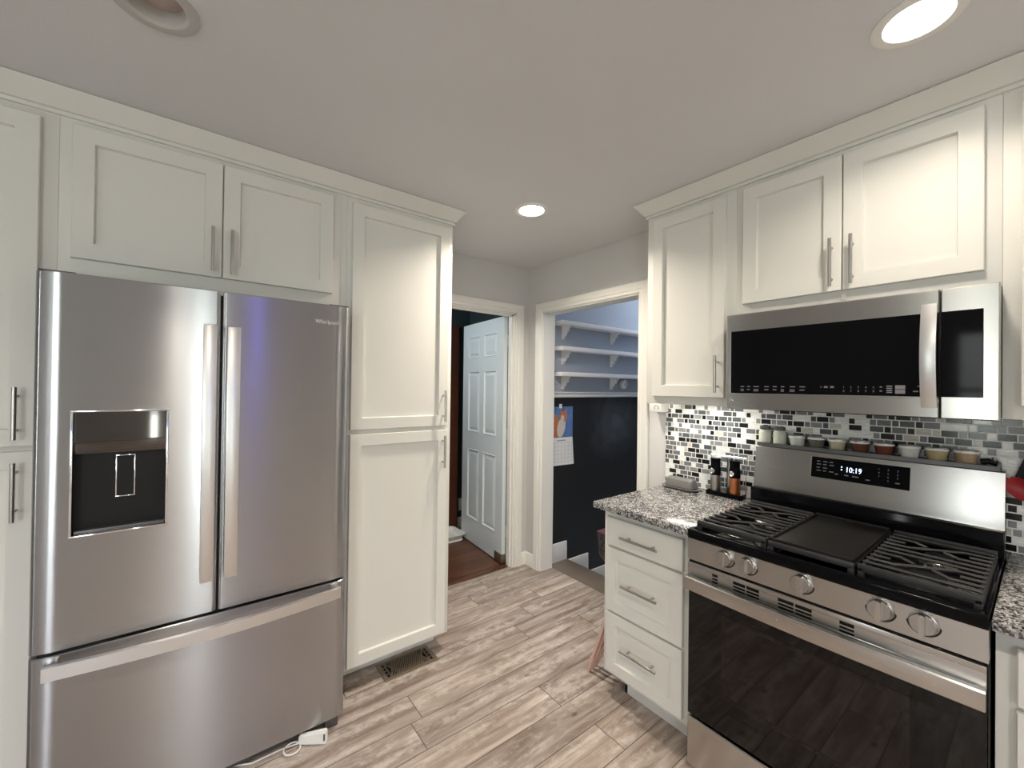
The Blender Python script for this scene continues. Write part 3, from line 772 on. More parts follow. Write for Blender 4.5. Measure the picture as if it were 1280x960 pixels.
def bowed():
    mb = MB(); k = 24; u0, u1 = -.336, .497
    def f(b):
        L = []
        for i in range(k+1):
            s = i/k; u = u0+(u1-u0)*s; yb = YF-.048-.034*math.sin(math.pi*s)
            L.append([b.verts.new(p) for p in ((u, yb, .571), (u, yb, .611), (u, yb+.012, .613), (u, yb+.012, .569))])
        for A, B in zip(L, L[1:]):
            for q in range(4): b.faces.new((A[q], A[(q+1) % 4], B[(q+1) % 4], B[q]))
        b.faces.new(L[0]); b.faces.new(L[-1][::-1]); bmesh.ops.recalc_face_normals(b, faces=b.faces[:])
    mb.add(f)
    mb.box(u0, u0+.025, YF-.045, YF+.006, .573, .609, .002).box(u1-.025, u1, YF-.045, YF+.006, .573, .609, .002)
    return mb
put('handle', bowed(), 'steelH', dz)
# dispenser
Dm = mapY(YF+.004)
ring = MB()
def fr_ring(mb, a, w, d0, d1, mp):
    u0, u1, z0, z1 = a
    for r in ((u0, u1, z0, z0+w), (u0, u1, z1-w, z1), (u0, u0+w, z0+w, z1-w), (u1-w, u1, z0+w, z1-w)):
        p = [mp(r[0], r[2], d0), mp(r[1], r[3], d1)]
        mb.box(p[0][0], p[1][0], p[0][1], p[1][1], p[0][2], p[1][2], w*.2)
    return mb
put('dispenser_trim', fr_ring(MB(), (H[0]-.003, H[1]+.003, H[2]-.003, H[3]+.003), .006, -.004, .010, mapY(YF+.004)), 'chrome', dl)
cav = MB(); yc0, yc1 = YF+.002, YF+.058
cav.grid([H[0], H[1]], [H[2], H[3]], lambda u, z: (u, yc1, z)); cav.grid([H[0], H[1]], [yc0, yc1], lambda u, y: (u, y, H[2])); cav.grid([H[0], H[1]], [yc0, yc1], lambda u, y: (u, y, H[3]))
cav.grid([yc0, yc1], [H[2], H[3]], lambda y, z: (H[0], y, z)); cav.grid([yc0, yc1], [H[2], H[3]], lambda y, z: (H[1], y, z))
put('dispenser_recess', cav, 'blackgloss', dl, smooth=False)
# glossy curved control panel over the recess
pn = MB()
pn.grid([H[0]+.004+(H[1]-H[0]-.008)*k/14 for k in range(15)], [1.222+.13*k/8 for k in range(9)], lambda u, z: (u, YF+.006-.004*math.sin((u-H[0])/(H[1]-H[0])*math.pi)+.02*max(0, (1.27-z)/.05)**2*.5, z))
put('dispenser_control_panel', pn, 'mirrorblk', dl)
put('dispenser_paddle', MB().box(-.192, -.148, YF+.036, YF+.046, 1.075, 1.208, .004), 'blackgloss', dl)
put('paddle_trim', fr_ring(MB(), (-.194, -.146, 1.073, 1.210), .0032, .0, .010, mapY(YF+.040)), 'chrome', dl)
put('drip_tray', MB().box(H[0]+.006, H[1]-.006, YF+.006, YF+.056, .972, .984, .002), 'greyledge', dl)
put('brand_lettering', MB().text('Whirlpool', .023, lambda a, b_, c: (.394+a*.95, YF+.0012-c, 1.700+b_)), 'white', dr)
# small things on the fridge sides
tag(put('magnet', MB().box(.5125, .5165, 1.90, 1.915, 1.615, 1.635, .001), 'white'), 'tiny white magnet on the right side of the refrigerator', 'magnet')
tag(put('magnet', MB().lathe((-.3755, 1.905, 1.71), [(0, 0), (.010, 0), (.014, .004), (.014, .012), (.0, .018)], 'x', seg=16), 'blackmat'), 'small black round knob magnet on the left side of the refrigerator', 'magnet')
for ob in [o for o in C.objects if o.name == 'magnet.001']: pass

# ------------------------------------------------------------------ microwave
mw = thing('microwave', (1.98, .46, 1.368), 'over-the-range stainless microwave with black glass front', 'microwave')
XM = 1.798; Mx = mapX(XM); my0, my1, mz0, mz1 = .0845, .8400, 1.3685, 1.7625
put('body', MB().box(XM+.035, 2.175, my0+.002, my1-.002, mz0+.004, mz1-.001, .003), 'greyside', mw)
door = put('door', MB().rings(.2045, my1, mz0, mz1, [(0, -.034), (0, -.004), (.003, 0)], Mx), 'steelR', mw)
cp = put('control_panel', MB().rings(my0, .2015, mz0, mz1, [(0, -.034), (0, -.004), (.003, 0)], Mx), 'steelR', mw)
put('glass', MB().rings(.2055, .820, 1.434, 1.692, [(0, 0), (0, .001), (.001, .002)], Mx), 'blackgloss', door)
put('glass_trim', MB().box(XM-.002, XM+.001, .8195, .8225, 1.432, 1.694).box(XM-.002, XM+.001, .21, .82, 1.4315, 1.434), 'chrome', door)
put('glass', MB().rings(.1155, .2005, 1.434, 1.692, [(0, 0), (0, .001), (.001, .002)], Mx), 'blackgloss', cp)
def arc_handle():
    mb = MB(); k = 20; z0, z1 = 1.402, 1.716
    def f(b):
        L = []
        for i in range(k+1):
            s = i/k; z = z0+(z1-z0)*s; xx = XM-.030-.026*math.sin(math.pi*s)
            L.append([b.verts.new(p) for p in ((xx, .206, z), (xx-.003, .2225, z), (xx, .241, z), (xx+.010, .241, z), (xx+.010, .206, z))])
        for A, B in zip(L, L[1:]):
            for q in range(5): b.faces.new((A[q], A[(q+1) % 5], B[(q+1) % 5], B[q]))
        b.faces.new(L[0]); b.faces.new(L[-1][::-1]); bmesh.ops.recalc_face_normals(b, faces=b.faces[:])
    mb.add(f); mb.box(XM-.026, XM+.001, .21, .237, 1.404, 1.43, .002).box(XM-.026, XM+.001, .21, .237, 1.688, 1.714, .002)
    return mb
put('handle', arc_handle(), 'steelH', door)
ic = MB(); gx = XM-.0022
def word(y, z, w, h=.0035): ic.box(gx-.0003, gx, y, y-w, z-h/2, z+h/2)
for k, (y, w) in enumerate(((.780, .014), (.755, .012), (.730, .020), (.690, .016), (.660, .014), (.632, .012), (.602, .018), (.570, .018))):
    word(y, 1.462, w); word(y, 1.450, w*.9)
    if k in (0, 2, 5, 6): word(y, 1.4445, w*.9, .0025)
word(.505, 1.462, .004)
for y in (.494, .476): word(y, 1.462, .011, .0065)
for k in range(5):
    for r, ch in enumerate(('12345'[k], '67890'[k])):
        ic.text(ch, .010, lambda a, b_, c, yy=.440-k*.020, zz=1.4585-r*.013: (gx-c, yy-a, zz+b_), ext=.0002)
word(.342, 1.463, .006); word(.342, 1.450, .006)
for z in (1.466, 1.459, 1.452, 1.446): word(.325, z, .014)
ic.box(gx-.0003, gx, .304, .280, 1.4565, 1.469).box(gx-.0003, gx, .304, .280, 1.442, 1.4545)
word(.252, 1.466, .022); 
for y in (.262, .247, .230): word(y, 1.450, .012)
put('key_labels', ic, 'icons', door)
put('logo_badge', MB().lathe((XM, .816, 1.404), [(.0075, 0), (.0075, -.002), (.005, -.003), (0, -.003)], 'x', seg=20), 'chrome', door)
put('vent_grille', MB().box(XM+.02, XM+.12, .12, .80, mz0-.0005, mz0+.006), 'blackmat', mw)
put('underside_filter', MB().box(1.92, 2.12, .15, .42, mz0, mz0+.006).box(1.92, 2.12, .50, .77, mz0, mz0+.006), 'greyledge', mw)
tag(put('adhesive_hook', MB().box(1.885, 1.8935, .455, .469, 1.778, 1.806, .002).tube([(1.886, .462, 1.780), (1.876, .462, 1.778), (1.872, .462, 1.786)], .003, 8), 'white'), 'small white hook stuck under the cabinet doors above the microwave', 'hook')

# ------------------------------------------------------------------ gas range
rg = thing('gas_range', (1.83, .463, 0), 'stainless gas range with five knobs, black cooktop and glass oven door', 'range')
XR = 1.508; ry0, ry1 = .0855, .8415; Rx = mapX(XR)
put('body', MB().box(1.548, 2.165, ry0+.002, ry1-.002, .03, .885, .003).box(1.60, 1.66, ry0+.02, ry0+.06, 0, .04).box(1.60, 1.66, ry1-.06, ry1-.02, 0, .04).box(2.05, 2.11, ry0+.02, ry0+.06, 0, .04).box(2.05, 2.11, ry1-.06, ry1-.02, 0, .04), 'blackmat', rg)
# cooktop: black enamel pan with raised rim
ct = MB()
ct.box(XR-.004, 2.165, ry0, ry1, .882, .900, .003)
ct.box(XR-.006, XR+.022, ry0, ry1, .884, .917, .005, 3).box(XR, 2.10, ry0, ry0+.012, .895, .917, .004).box(XR, 2.10, ry1-.012, ry1, .895, .917, .004)
ct.box(2.045, 2.165, ry0, ry1, .895, 1.004, .004)
put('cooktop', ct, 'blackenamel', rg)
# control fascia (leans back a little)
fa = MB().prism([(XR-.004, .8835), (XR+.02, .8835), (XR+.04, .803), (XR, .803)], lambda x, z: (x, ry0+.001, z), lambda x, z: (x, ry1-.001, z))
put('control_panel', fa, 'steelR', rg)
def knob(y, z):
    c = Vector((XR-.0005, y, z)); d = Vector((-1, 0, .06))
    o = put('knob', MB().lathe(c, [(.030, 0), (.030, .004), (.0275, .007), (.0265, .020), (.024, .024), (0, .024)], dirv=d, seg=36).hexa([(XR-.020, y-.0065, z-.027), (XR-.038, y-.0055, z-.027), (XR-.038, y+.0055, z-.027), (XR-.020, y+.0065, z-.027), (XR-.020, y-.0065, z+.029), (XR-.038, y-.0055, z+.029), (XR-.038, y+.0055, z+.029), (XR-.020, y+.0065, z+.029)], .002), 'knobst', rg)
    put('knob_bezel', MB().lathe(c+Vector((.0006, 0, 0)), [(.034, 0), (.034, .002), (.030, .0025)], dirv=d, seg=36), 'blackmat', o)
for y in (.700, .626, .467, .282, .197): knob(y, .852)
for y in (.735, .665, .428, .247, .162): put('burner_mark', MB().cone((XR-.001, y, .872), (XR-.0032, y, .872), .002, seg=10), 'blackmat', rg)
# oven door
ov = put('oven_door', MB().rings(ry0+.003, ry1-.003, .222, .799, [(0, -.038), (0, -.003), (.003, 0)], Rx), 'ovenglass', rg)
strip = MB()
slots = [(.745, .725), (.672, .632), (.628, .588), (.532, .488), (.484, .440), (.372, .338)]
strip = MB(); ys = [ry0+.004]+sorted([v for s in slots for v in s])+[ry1-.004]
# strip with real openings: rows of bars across slots
strip.box(XR-.006, XR+.002, ry0+.004, ry1-.004, .781, .796, .001).box(XR-.006, XR+.002, ry0+.004, ry1-.004, .718, .748, .001)
solid = [(ry0+.004, .338), (.372, .440), (.484, .488), (.532, .588), (.628, .632), (.672, .725), (.745, ry1-.004)]
for a, b_ in solid: strip.box(XR-.006, XR+.002, a, b_, .748, .781)
for a, b_ in slots:
    for z in (.7555, .7665): strip.box(XR-.006, XR+.002, b_, a, z, z+.0045)
put('vent_strip', strip, 'steelR', ov)
def rhandle():
    mb = MB(); k = 24; u0, u1 = ry0+.004, ry1-.004
    def f(b):
        L = []
        for i in range(k+1):
            s = i/k; u = u0+(u1-u0)*s; xb = XR-.030-.012*math.sin(math.pi*s)
            L.append([b.verts.new(p) for p in ((xb, u, .700), (xb-.002, u, .705), (xb-.002, u, .744), (xb+.001, u, .748), (xb+.018, u, .748), (xb+.018, u, .700))])
        for A, B in zip(L, L[1:]):
            for q in range(6): b.faces.new((A[q], A[(q+1) % 6], B[(q+1) % 6], B[q]))
        b.faces.new(L[0]); b.faces.new(L[-1][::-1]); bmesh.ops.recalc_face_normals(b, faces=b.faces[:])
    mb.add(f); mb.box(XR-.028, XR+.001, u0, u0+.018, .701, .747, .002).box(XR-.028, XR+.001, u1-.018, u1, .701, .747, .002)
    return mb
put('handle', rhandle(), 'steelR', ov)
put('oven_window', MB().rings(.222, .712, .35, .645, [(0, -.001), (0, .0008), (.012, .0012), (.014, .0004)], Rx), 'ovenwin', ov)
rk = MB()
for z in (.44, .54): rk.box(XR-.0009, XR-.0004, .24, .70, z, z+.002)
put('storage_drawer', MB().rings(ry0+.003, ry1-.003, .03, .212, [(0, -.038), (0, -.003), (.004, 0)], Rx), 'steelR', rg)
# backguard: slanted steel face, grey ledge
bgp = [(2.078, 1.000), (2.080, 1.045), (2.106, 1.186), (2.112, 1.192), (2.168, 1.192), (2.168, .99), (2.10, .99)]
bk = put('backguard', MB().prism(bgp, lambda x, z: (x, ry0+.001, z), lambda x, z: (x, ry1-.001, z)), 'steelR', rg)
put('top_ledge', MB().prism([(2.106, 1.190), (2.108, 1.205), (2.114, 1.2055), (2.115, 1.199), (2.174, 1.199), (2.174, 1.190)], lambda x, z: (x, ry0+.012, z), lambda x, z: (x, ry1-.003, z)).box(2.106, 2.174, ry0+.012, ry0+.018, 1.19, 1.213), 'greyledge', bk)
def onface(y, z, d=.0): # point on slanted face
    s = (z-1.045)/(1.186-1.045); return (2.080+.026*s-d, y, z+d*.18)
dp = MB()
def quad(mb, y0, y1, z0, z1, d0, d1):
    mb.hexa([onface(y0, z0, d0), onface(y1, z0, d0), onface(y1, z0, d1), onface(y0, z0, d1), onface(y0, z1, d0), onface(y1, z1, d0), onface(y1, z1, d1), onface(y0, z1, d1)])
quad(dp, .312, .618, 1.085, 1.168, -.001, .0015)
disp = put('display', dp, 'blackgloss', bk)
q = MB(); quad(q, .618, .622, 1.083, 1.169, -.001, .002); put('display_trim', q, 'chrome', bk)
tx = MB().text('10:19', .029, lambda a, b_, c: onface(.503-a*.82, 1.121+b_, .0018+c), ext=.0003)
put('clock_digits', tx, 'ledblue', disp)
q = MB(); quad(q, .513, .517, 1.126, 1.130, .0015, .002); quad(q, .513, .517, 1.137, 1.141, .0015, .002); put('status_lights', q, 'ledblue', disp)
q = MB()
for c_, y in enumerate((.600, .578, .556)):
    for r, z in enumerate((1.150, 1.138, 1.124, 1.112)):
        if c_ == 2 and r == 2: continue
        quad(q, y-.012-(.003 if (r+c_) % 2 else 0), y, z, z+.0035, .0015, .0018)
for y, z, w_ in ((.536, 1.106, .010), (.505, 1.106, .013), (.480, 1.105, .02), (.438, 1.100, .013), (.352, 1.103, .013)): quad(q, y-w_, y, z, z+.004, .0015, .0018)
for cidx, (y, chs) in enumerate(((.402, '147'), (.375, '2580'), (.348, '369'))):
    for r, ch in enumerate(chs): q.text(ch, .010, lambda a, b_, c, yy=y, zz=1.146-r*.0135: onface(yy-a, zz+b_, .0016+c), ext=.0002)
put('key_labels', q, 'icons', disp)

# burners and grates
def burner(x, y, r):
    o = put('burner', MB().lathe((x, y, .899), [(r*1.55, 0), (r*1.55, .003), (r*1.25, .007), (r*1.05, .009), (r*1.0, .018), (0, .018)]), 'knobst', rg)
    put('burner_cap', MB().lathe((x, y, .917), [(r*.98, 0), (r*.98, .004), (r*.86, .008), (0, .009)]), 'blackmat', o)
    put('igniter', MB().cone((x-r*1.15, y+.008, .900), (x-r*1.15, y+.008, .921), .0035, seg=10), 'chrome', o)
for x, y, r in ((1.665, .715, .040), (1.905, .715, .030), (1.665, .215, .044), (1.905, .215, .034), (1.785, .465, .036)): burner(x, y, r)
gz = .945
def grate(y0, y1):
    x0, x1 = 1.548, 2.030; yc = (y0+y1)/2; r = .0046
    mb = MB()
    # sloping side frames
    for yy, s in ((y0, 1), (y1, -1)):
        mb.hexa([(x0+.004, yy, .912), (x1-.004, yy, .912), (x1-.004, yy+s*.010, .912), (x0+.004, yy+s*.010, .912), (x0, yy+s*.004, .938), (x1, yy+s*.004, .938), (x1, yy+s*.012, .938), (x0, yy+s*.012, .938)])
    mb.box(x0, x0+.011, y0, y1, .922, gz, .003).box(x1-.011, x1, y0, y1, .922, gz+.003, .003)
    for xx in (x0, x1-.016):
        for yy in (y0, y1-.016): mb.box(xx, xx+.016, yy, yy+.016, .899, .936, .003)
    pk = (x1-.006-x0-.005)/11; Z = gz-.004; A, B = y1-.004, y0+.004
    def T(*pts): mb.tube([(x0+.005+pk*kx, py, Z) for kx, py in pts], r, 6, sq=True)
    for k0 in (3, 8):
        T((k0-2, A), (k0-2, B)); T((k0+2, A), (k0+2, B))
        T((k0-1, A), (k0-1, yc+.06), (k0+1, yc-.06), (k0+1, B))
        T((k0+1, A), (k0+1, yc+.055), (k0+.15, yc+.02)); T((k0-1, B), (k0-1, yc-.055), (k0-.15, yc-.02))
        T((k0, A), (k0, yc+.072)); T((k0, B), (k0, yc-.072))
    return mb
put('grate', grate(.587, .829), 'iron', rg); put('grate', grate(.098, .343), 'iron', rg)
# centre grate carrying the griddle plate
gd = MB().box(1.552, 2.026, .352, .360, .924, .934, .002).box(1.552, 2.026, .570, .578, .924, .934, .002).box(1.548, 1.56, .350, .580, .922, .940, .003).box(2.018, 2.03, .350, .580, .922, .940, .003)
for xx in (1.548, 2.014):
    for yy in (.350, .564): gd.box(xx, xx+.016, yy, yy+.016, .899, .93, .003)
gr = put('centre_grate', gd, 'iron', rg)
put('griddle', MB().rings(0, 1, 0, 1, [(0, 0)], lambda u, z, d: (0, 0, 0)) if False else MB().box(1.556, 2.020, .352, .578, .936, .944, .003).box(1.556, 1.564, .352, .578, .94, .950, .002).box(2.008, 2.020, .352, .578, .94, .954, .003).box(1.556, 2.02, .352, .358, .94, .950, .002).box(1.556, 2.02, .572, .578, .94, .950, .002), 'griddle', rg)

# ------------------------------------------------------------------ things on the range ledge
LZ = 1.1995
def jar_contents(name, c, r=.6): M[name] = mat(name, c, r, coat=.35, var=.15, vscale=120)
def spice_jar(y, m, label):
    t = thing('spice_jar', (2.144, y, LZ), label, 'jar', 'small jars on the range ledge')
    c = (2.144, y, LZ)
    put('jar_body', MB().lathe(c, [(0, 0), (.0225, 0), (.0235, .002), (.0295, .034), (.0310, .036), (.0310, .0395)], seg=28), m, t)
    put('jar_rim', MB().lathe(c, [(.0312, .0385), (.0325, .0395), (.0325, .0445), (.0300, .0455)], seg=28), 'whitegl', t)
    put('jar_lid', MB().lathe(c, [(.0305, .0430), (.0305, .0475), (.028, .0490), (0, .0490)], seg=28), 'nickel', t)
for y, nm, col, lab in ((.688, 'white_salt', (.62, .64, .60), 'small jar of white grains, third from the left on the range ledge'),
                        (.615, 'dark_pepper', (.12, .12, .10), 'small jar of dark grey-green seasoning between white and beige jars'),
                        (.543, 'beige_spice', (.50, .45, .32), 'small jar of pale yellowish powder left of the two dark red jars'),
                        (.468, 'redbrown_spice', (.11, .035, .022), 'dark red-brown spice jar, left one of the two dark ones'),
                        (.394, 'darkred_spice', (.14, .035, .018), 'dark red-brown spice jar, right one of the two dark ones'),
                        (.322, 'white_powder', (.66, .68, .64), 'small jar of white powder just right of the dark red jars'),
                        (.249, 'tan_spice', (.44, .35, .20), 'small jar of tan powder, second from the right on the ledge'),
                        (.177, 'brown_tan_spice', (.46, .33, .20), 'small jar of tan-brown powder, rightmost on the range ledge')):
    jar_contents(nm, col); spice_jar(y, nm, lab)
def bottle(y, label):
    t = thing('glass_shaker', (2.144, y, LZ), label, 'shaker', 'taller shakers on the range ledge')
    c = (2.144, y, LZ)
    jar_contents('shaker_contents', (.58, .60, .50))
    put('shaker_body', MB().lathe(c, [(0, 0), (.024, 0), (.026, .003), (.026, .050), (.024, .058), (.020, .062), (.020, .066)], seg=28), 'shaker_contents', t)
    put('shaker_lid', MB().lathe(c, [(.0215, .064), (.0225, .066), (.0225, .078), (.020, .081), (0, .081)], seg=28), 'greyledge', t)
bottle(.818, 'taller glass shaker with grey lid, leftmost on the range ledge')
bottle(.757, 'taller glass shaker with grey lid, second from the left on the range ledge')
t = thing('kitchen_gadget', (2.144, .122, LZ), 'small black gadget with shiny metal tip at the right end of the range ledge', 'gadget')
put('grip', MB().tube([(2.135, .143, LZ+.014), (2.138, .125, LZ+.018), (2.142, .106, LZ+.012)], .010, 12), 'blackmat', t); put('metal_tip', MB().lathe((2.128, .113, LZ+.026), [(0, -.008), (.006, -.006), (.008, 0), (.006, .006), (0, .008)], seg=16), 'chrome', t)

# ------------------------------------------------------------------ things on the worktop
t = thing('butter_dish', (2.075, 1.197, .914), 'grey lidded butter dish on the granite beside the tile wall', 'butter dish')
def stadium(cx, cy, hx, hy, r, z, n=6):
    o = []
    for q, (qx, qy) in enumerate(((1, 1), (-1, 1), (-1, -1), (1, -1))):
        for k in range(n+1):
            a = math.radians(90*q+k*90/n); o.append((cx+qx*(hx-r)+r*math.cos(a), cy+qy*(hy-r)+r*math.sin(a), z))
    return o
def stack(loops):
    mb = MB()
    def f(b):
        L = [[b.verts.new(p) for p in lp] for lp in loops]
        for A, B in zip(L, L[1:]):
            for k in range(len(A)): b.faces.new((A[k], A[(k+1) % len(A)], B[(k+1) % len(A)], B[k]))
        b.faces.new(L[0][::-1]); b.faces.new(L[-1]); bmesh.ops.recalc_face_normals(b, faces=b.faces[:])
    return mb.add(f)
bx, by = 2.085, 1.205
put('dish_plate', stack([stadium(bx, by, .042, .085, .03, .9142), stadium(bx, by, .050, .096, .035, .920), stadium(bx, by, .054, .100, .036, .926), stadium(bx, by, .050, .096, .035, .927), stadium(bx, by, .04, .08, .03, .922)]), 'butter', t)
put('dish_lid', stack([stadium(bx, by, .038, .078, .016, .925), stadium(bx, by, .040, .080, .018, .930), stadium(bx, by, .036, .076, .018, .950), stadium(bx, by, .031, .074, .018, .964), stadium(bx, by, .020, .070, .014, .972), stadium(bx, by, .008, .064, .006, .974)]), 'butter', t)
# mills and holder
t = thing('mill_stand', (2.122, 1.0, .914), 'black stand holding the two mills beside the range', 'stand')
def frect(z0, z1, d=0): return None
gy0, gy1 = .905, 1.075
put('stand_base', MB().box(2.092, 2.158, gy0, gy1, .9142, .924, .003), 'blackgloss', t)
put('stand_rim', MB().box(2.092, 2.096, gy0, gy1, .922, .936, .001).box(2.092, 2.158, gy0, gy0+.004, .922, .936, .001).box(2.092, 2.158, gy1-.004, gy1, .922, .936, .001), 'blackgloss', t)
put('stand_back', MB().box(2.150, 2.156, .975, .998, .922, 1.09, .002).tube([(2.153, .987, 1.08), (2.153, .987, 1.10)], .009, 10), 'nickel', t)
put('stand_bar', MB().tube([(2.150, gy1, .93), (2.150, gy1, 1.112), (2.150, gy0, 1.112), (2.150, gy0, .93)], .0028, 8), 'chrome', t)
def mill(y, m, label):
    c = (2.122, y, .9245)
    t = thing('spice_mill', c, label, 'mill', 'electric mills in the black stand')
    put('mill_body', MB().lathe(c, [(0, 0), (.0235, 0), (.0245, .003), (.0235, .090)], seg=32), m, t)
    put('mill_head', MB().lathe(c, [(.0245, .090), (.0255, .096), (.0245, .122), (.0225, .145), (.0240, .168), (.0245, .172), (.020, .175), (0, .175)], seg=32), 'blackgloss', t)
    put('mill_badge', MB().lathe((2.122-.0245, y+.004, .9245+.112), [(.0135, 0), (.0135, .003), (.0115, .004), (.0105, .002), (0, .002)], dirv=(-.95, .2, 0), seg=28), 'chrome', t)
mill(1.040, 'nickel', 'black-topped spice mill with silver body, left one in the stand')
mill(.945, 'copper', 'black-topped spice mill with copper-orange body, right one in the stand')
# white box by the doorway
t = thing('switch_box', (2.15, 1.385, 1.30), 'small white box on the wall under the cabinet beside the stairway', 'box')
put('housing', MB().box(2.110, 2.189, 1.345, 1.425, 1.315, 1.362, .004), 'white', t)
put('front_marks', MB().box(2.1085, 2.1105, 1.385, 1.388, 1.328, 1.352).box(2.1085, 2.1105, 1.370, 1.385, 1.349, 1.352).box(2.1085, 2.1105, 1.362, 1.366, 1.330, 1.348), 'icons', t)
# red pasta server and dark spatula in a crock, right of the range
t = thing('utensil_rail', (2.165, -.25, 1.325), 'thin steel utensil rail under the right wall cabinet', 'rail')
put('rail_bar', MB().tube([(2.166, -.50, 1.33), (2.166, .0, 1.33)], .004, 10), 'nickel', t)
for yy in (-.45, -.02): put('rail_bracket', MB().box(2.164, 2.1805, yy, yy+.01, 1.322, 1.338, .001), 'nickel', t)
t = thing('pasta_server', (2.05, -.05, .93), 'red silicone pasta server with notched edge right of the range', 'utensil')
hd = MB(); 
def bowl(b):
    n_ = 18; c = Vector((2.135, .050, 1.134)); ax = Vector((0, .62, .45)).normalized(); nx = Vector((-1, .1, .1)).normalized(); tx_ = ax.cross(nx)
    L = []
    for j in range(7):
        rr = j/6; row = []
        for k in range(n_*2):
            a = 2*math.pi*k/(n_*2); rad = rr*(1.0+(.14 if (k % 2 and rr > .95 and math.sin(a) > -.2) else 0))
            p = c+ax*(.046*rad*math.cos(a))+tx_*(.032*rad*math.sin(a))+nx*(-.018*(1-rr*rr)); row.append(p)
        L.append(row)
    V0 = [[b.verts.new(p) for p in r_] for r_ in L[1:]]; cc = b.verts.new(L[0][0])
    V1 = [[b.verts.new(p+nx*-.004) for p in r_] for r_ in L[1:]]; c1 = b.verts.new(L[0][0]+nx*-.004)
    q = n_*2
    for V, c_ in ((V0, cc), (V1, c1)):
        for k in range(q): b.faces.new((c_, V[0][k], V[0][(k+1) % q]))
        for A, B in zip(V, V[1:]):
            for k in range(q): b.faces.new((A[k], A[(k+1) % q], B[(k+1) % q], B[k]))
    for k in range(q): b.faces.new((V0[-1][k], V0[-1][(k+1) % q], V1[-1][(k+1) % q], V1[-1][k]))
    bmesh.ops.recalc_face_normals(b, faces=b.faces[:])
hd.add(bowl)
put('server_head', hd, 'red', t); put('handle', MB().tube([(2.140, .020, 1.165), (2.150, -.02, 1.22), (2.154, -.055, 1.322), (2.160, -.058, 1.338), (2.168, -.058, 1.338), (2.172, -.058, 1.328)], .0045, 10), 'blackmat', t)
t = thing('spatula', (2.08, -.07, .93), 'black spatula hanging behind the red pasta server', 'utensil')
put('blade', MB().hexa([(2.170, .070, 1.170), (2.170, .010, 1.150), (2.174, .010, 1.150), (2.174, .070, 1.170), (2.170, .050, 1.235), (2.170, .000, 1.225), (2.174, .000, 1.225), (2.174, .050, 1.235)], .001), 'blackmat', t); put('handle', MB().tube([(2.170, .028, 1.225), (2.170, -.01, 1.27), (2.160, -.035, 1.322), (2.162, -.037, 1.338), (2.168, -.037, 1.338)], .004, 10), 'blackmat', t)

# ------------------------------------------------------------------ floor things
t = thing('floor_register', (.91, 2.05, 0), 'bronze perforated floor register in front of the pantry', 'vent')
vx0, vx1, vy0, vy1 = .765, 1.055, 1.973, 2.122
put('register_frame', fr_ring(MB(), (vx0, vx1, vy0, vy1), .020, 0, .006, lambda u, v, d: (u, v, .0002+d)), 'vent', t)
gm = MB()
for k in range(17):
    for s in (1, -1):
        x = vx0+.05+k*(vx1-vx0-.10)/16; xa = x-.03*s; 
        a = Vector((max(vx0+.04, min(vx1-.04, xa)), vy0+.02, .0035)); b_ = Vector((max(vx0+.04, min(vx1-.04, x+.03*s)), vy1-.02, .0035))
        gm.tube([a, b_], .0022, 4)
gm.box(vx0+.018, vx0+.022, vy0+.02, vy1-.02, .001, .005).box(vx0+.036, vx0+.042, vy0+.02, vy1-.02, .001, .005).box(vx1-.042, vx1-.036, vy0+.02, vy1-.02, .001, .005).box(vx1-.022, vx1-.018, vy0+.02, vy1-.02, .001, .005)
for k in range(4):
    y = vy0+.02+(vy1-vy0-.04)*(k+.5)/4-.003
    gm.box(vx0+.02, vx0+.04, y+.012, y+.018, .001, .005).box(vx1-.04, vx1-.02, y+.012, y+.018, .001, .005)
put('register_lattice', gm, 'vent', t); put('duct_shade_sheet', MB().box(vx0+.015, vx1-.015, vy0+.015, vy1-.015, .0001, .0008), 'hole', t)  # thin black sheet under the lattice stands for the shade inside the duct
put('register_edge', MB().box(vx0, vx1, vy0-.002, vy0+.003, .0005, .0075, .001), 'brass', t)
t = thing('power_adapter', (.39, 1.815, 0), 'white power adapter with coiled white cord under the refrigerator', 'adapter')
put('adapter_body', MB().hexa([(.355, 1.835, .001), (.446, 1.770, .001), (.460, 1.795, .001), (.368, 1.856, .001), (.357, 1.838, .034), (.446, 1.776, .052), (.458, 1.796, .052), (.368, 1.852, .034)], .004), 'white', t)
put('cord', MB().tube([(.362+.03*math.cos(a/10)-.03, 1.835-.028*math.sin(a/10)-.012, .006+.001*a/10) for a in range(0, 64, 4)]+[(.30, 1.85, .005), (.2, 1.85, .004), (.1, 1.90, .004)], .0028, 8), 'white', t)
put('adapter_button', MB().lathe((.385, 1.8145, .0215), [(.0, .002), (.010, .002), (.010, 0)], dirv=(-.55, -.8, .2), seg=20), 'whitegl', t)
put('adapter_vent', MB().box(.436, .441, 1.772, 1.778, .020, .042), 'greyledge', t)
# leaning bundle beside the drawer cabinet
t = thing('folded_rack', (1.63, 1.37, 0), 'pink wooden folded slats leaning against the end of the drawer cabinet', 'rack')
for k in range(3):
    x0 = 1.618+.030*k
    put('slat', MB().hexa([(x0, 1.430+.004*k, .0), (x0+.018, 1.430+.004*k, .0), (x0+.018, 1.446+.004*k, .0), (x0, 1.446+.004*k, .0), (x0+.0, 1.308+.0*k, .345-.03*k), (x0+.018, 1.308, .345-.03*k), (x0+.018, 1.324, .345-.03*k), (x0, 1.324, .345-.03*k)], .002), 'pinkwood', t)
for z, y in ((.07, 1.416), (.27, 1.344)): put('cross_slat', MB().box(1.620, 1.696, y, y+.008, z, z+.014, .001), 'pinkwood', t)
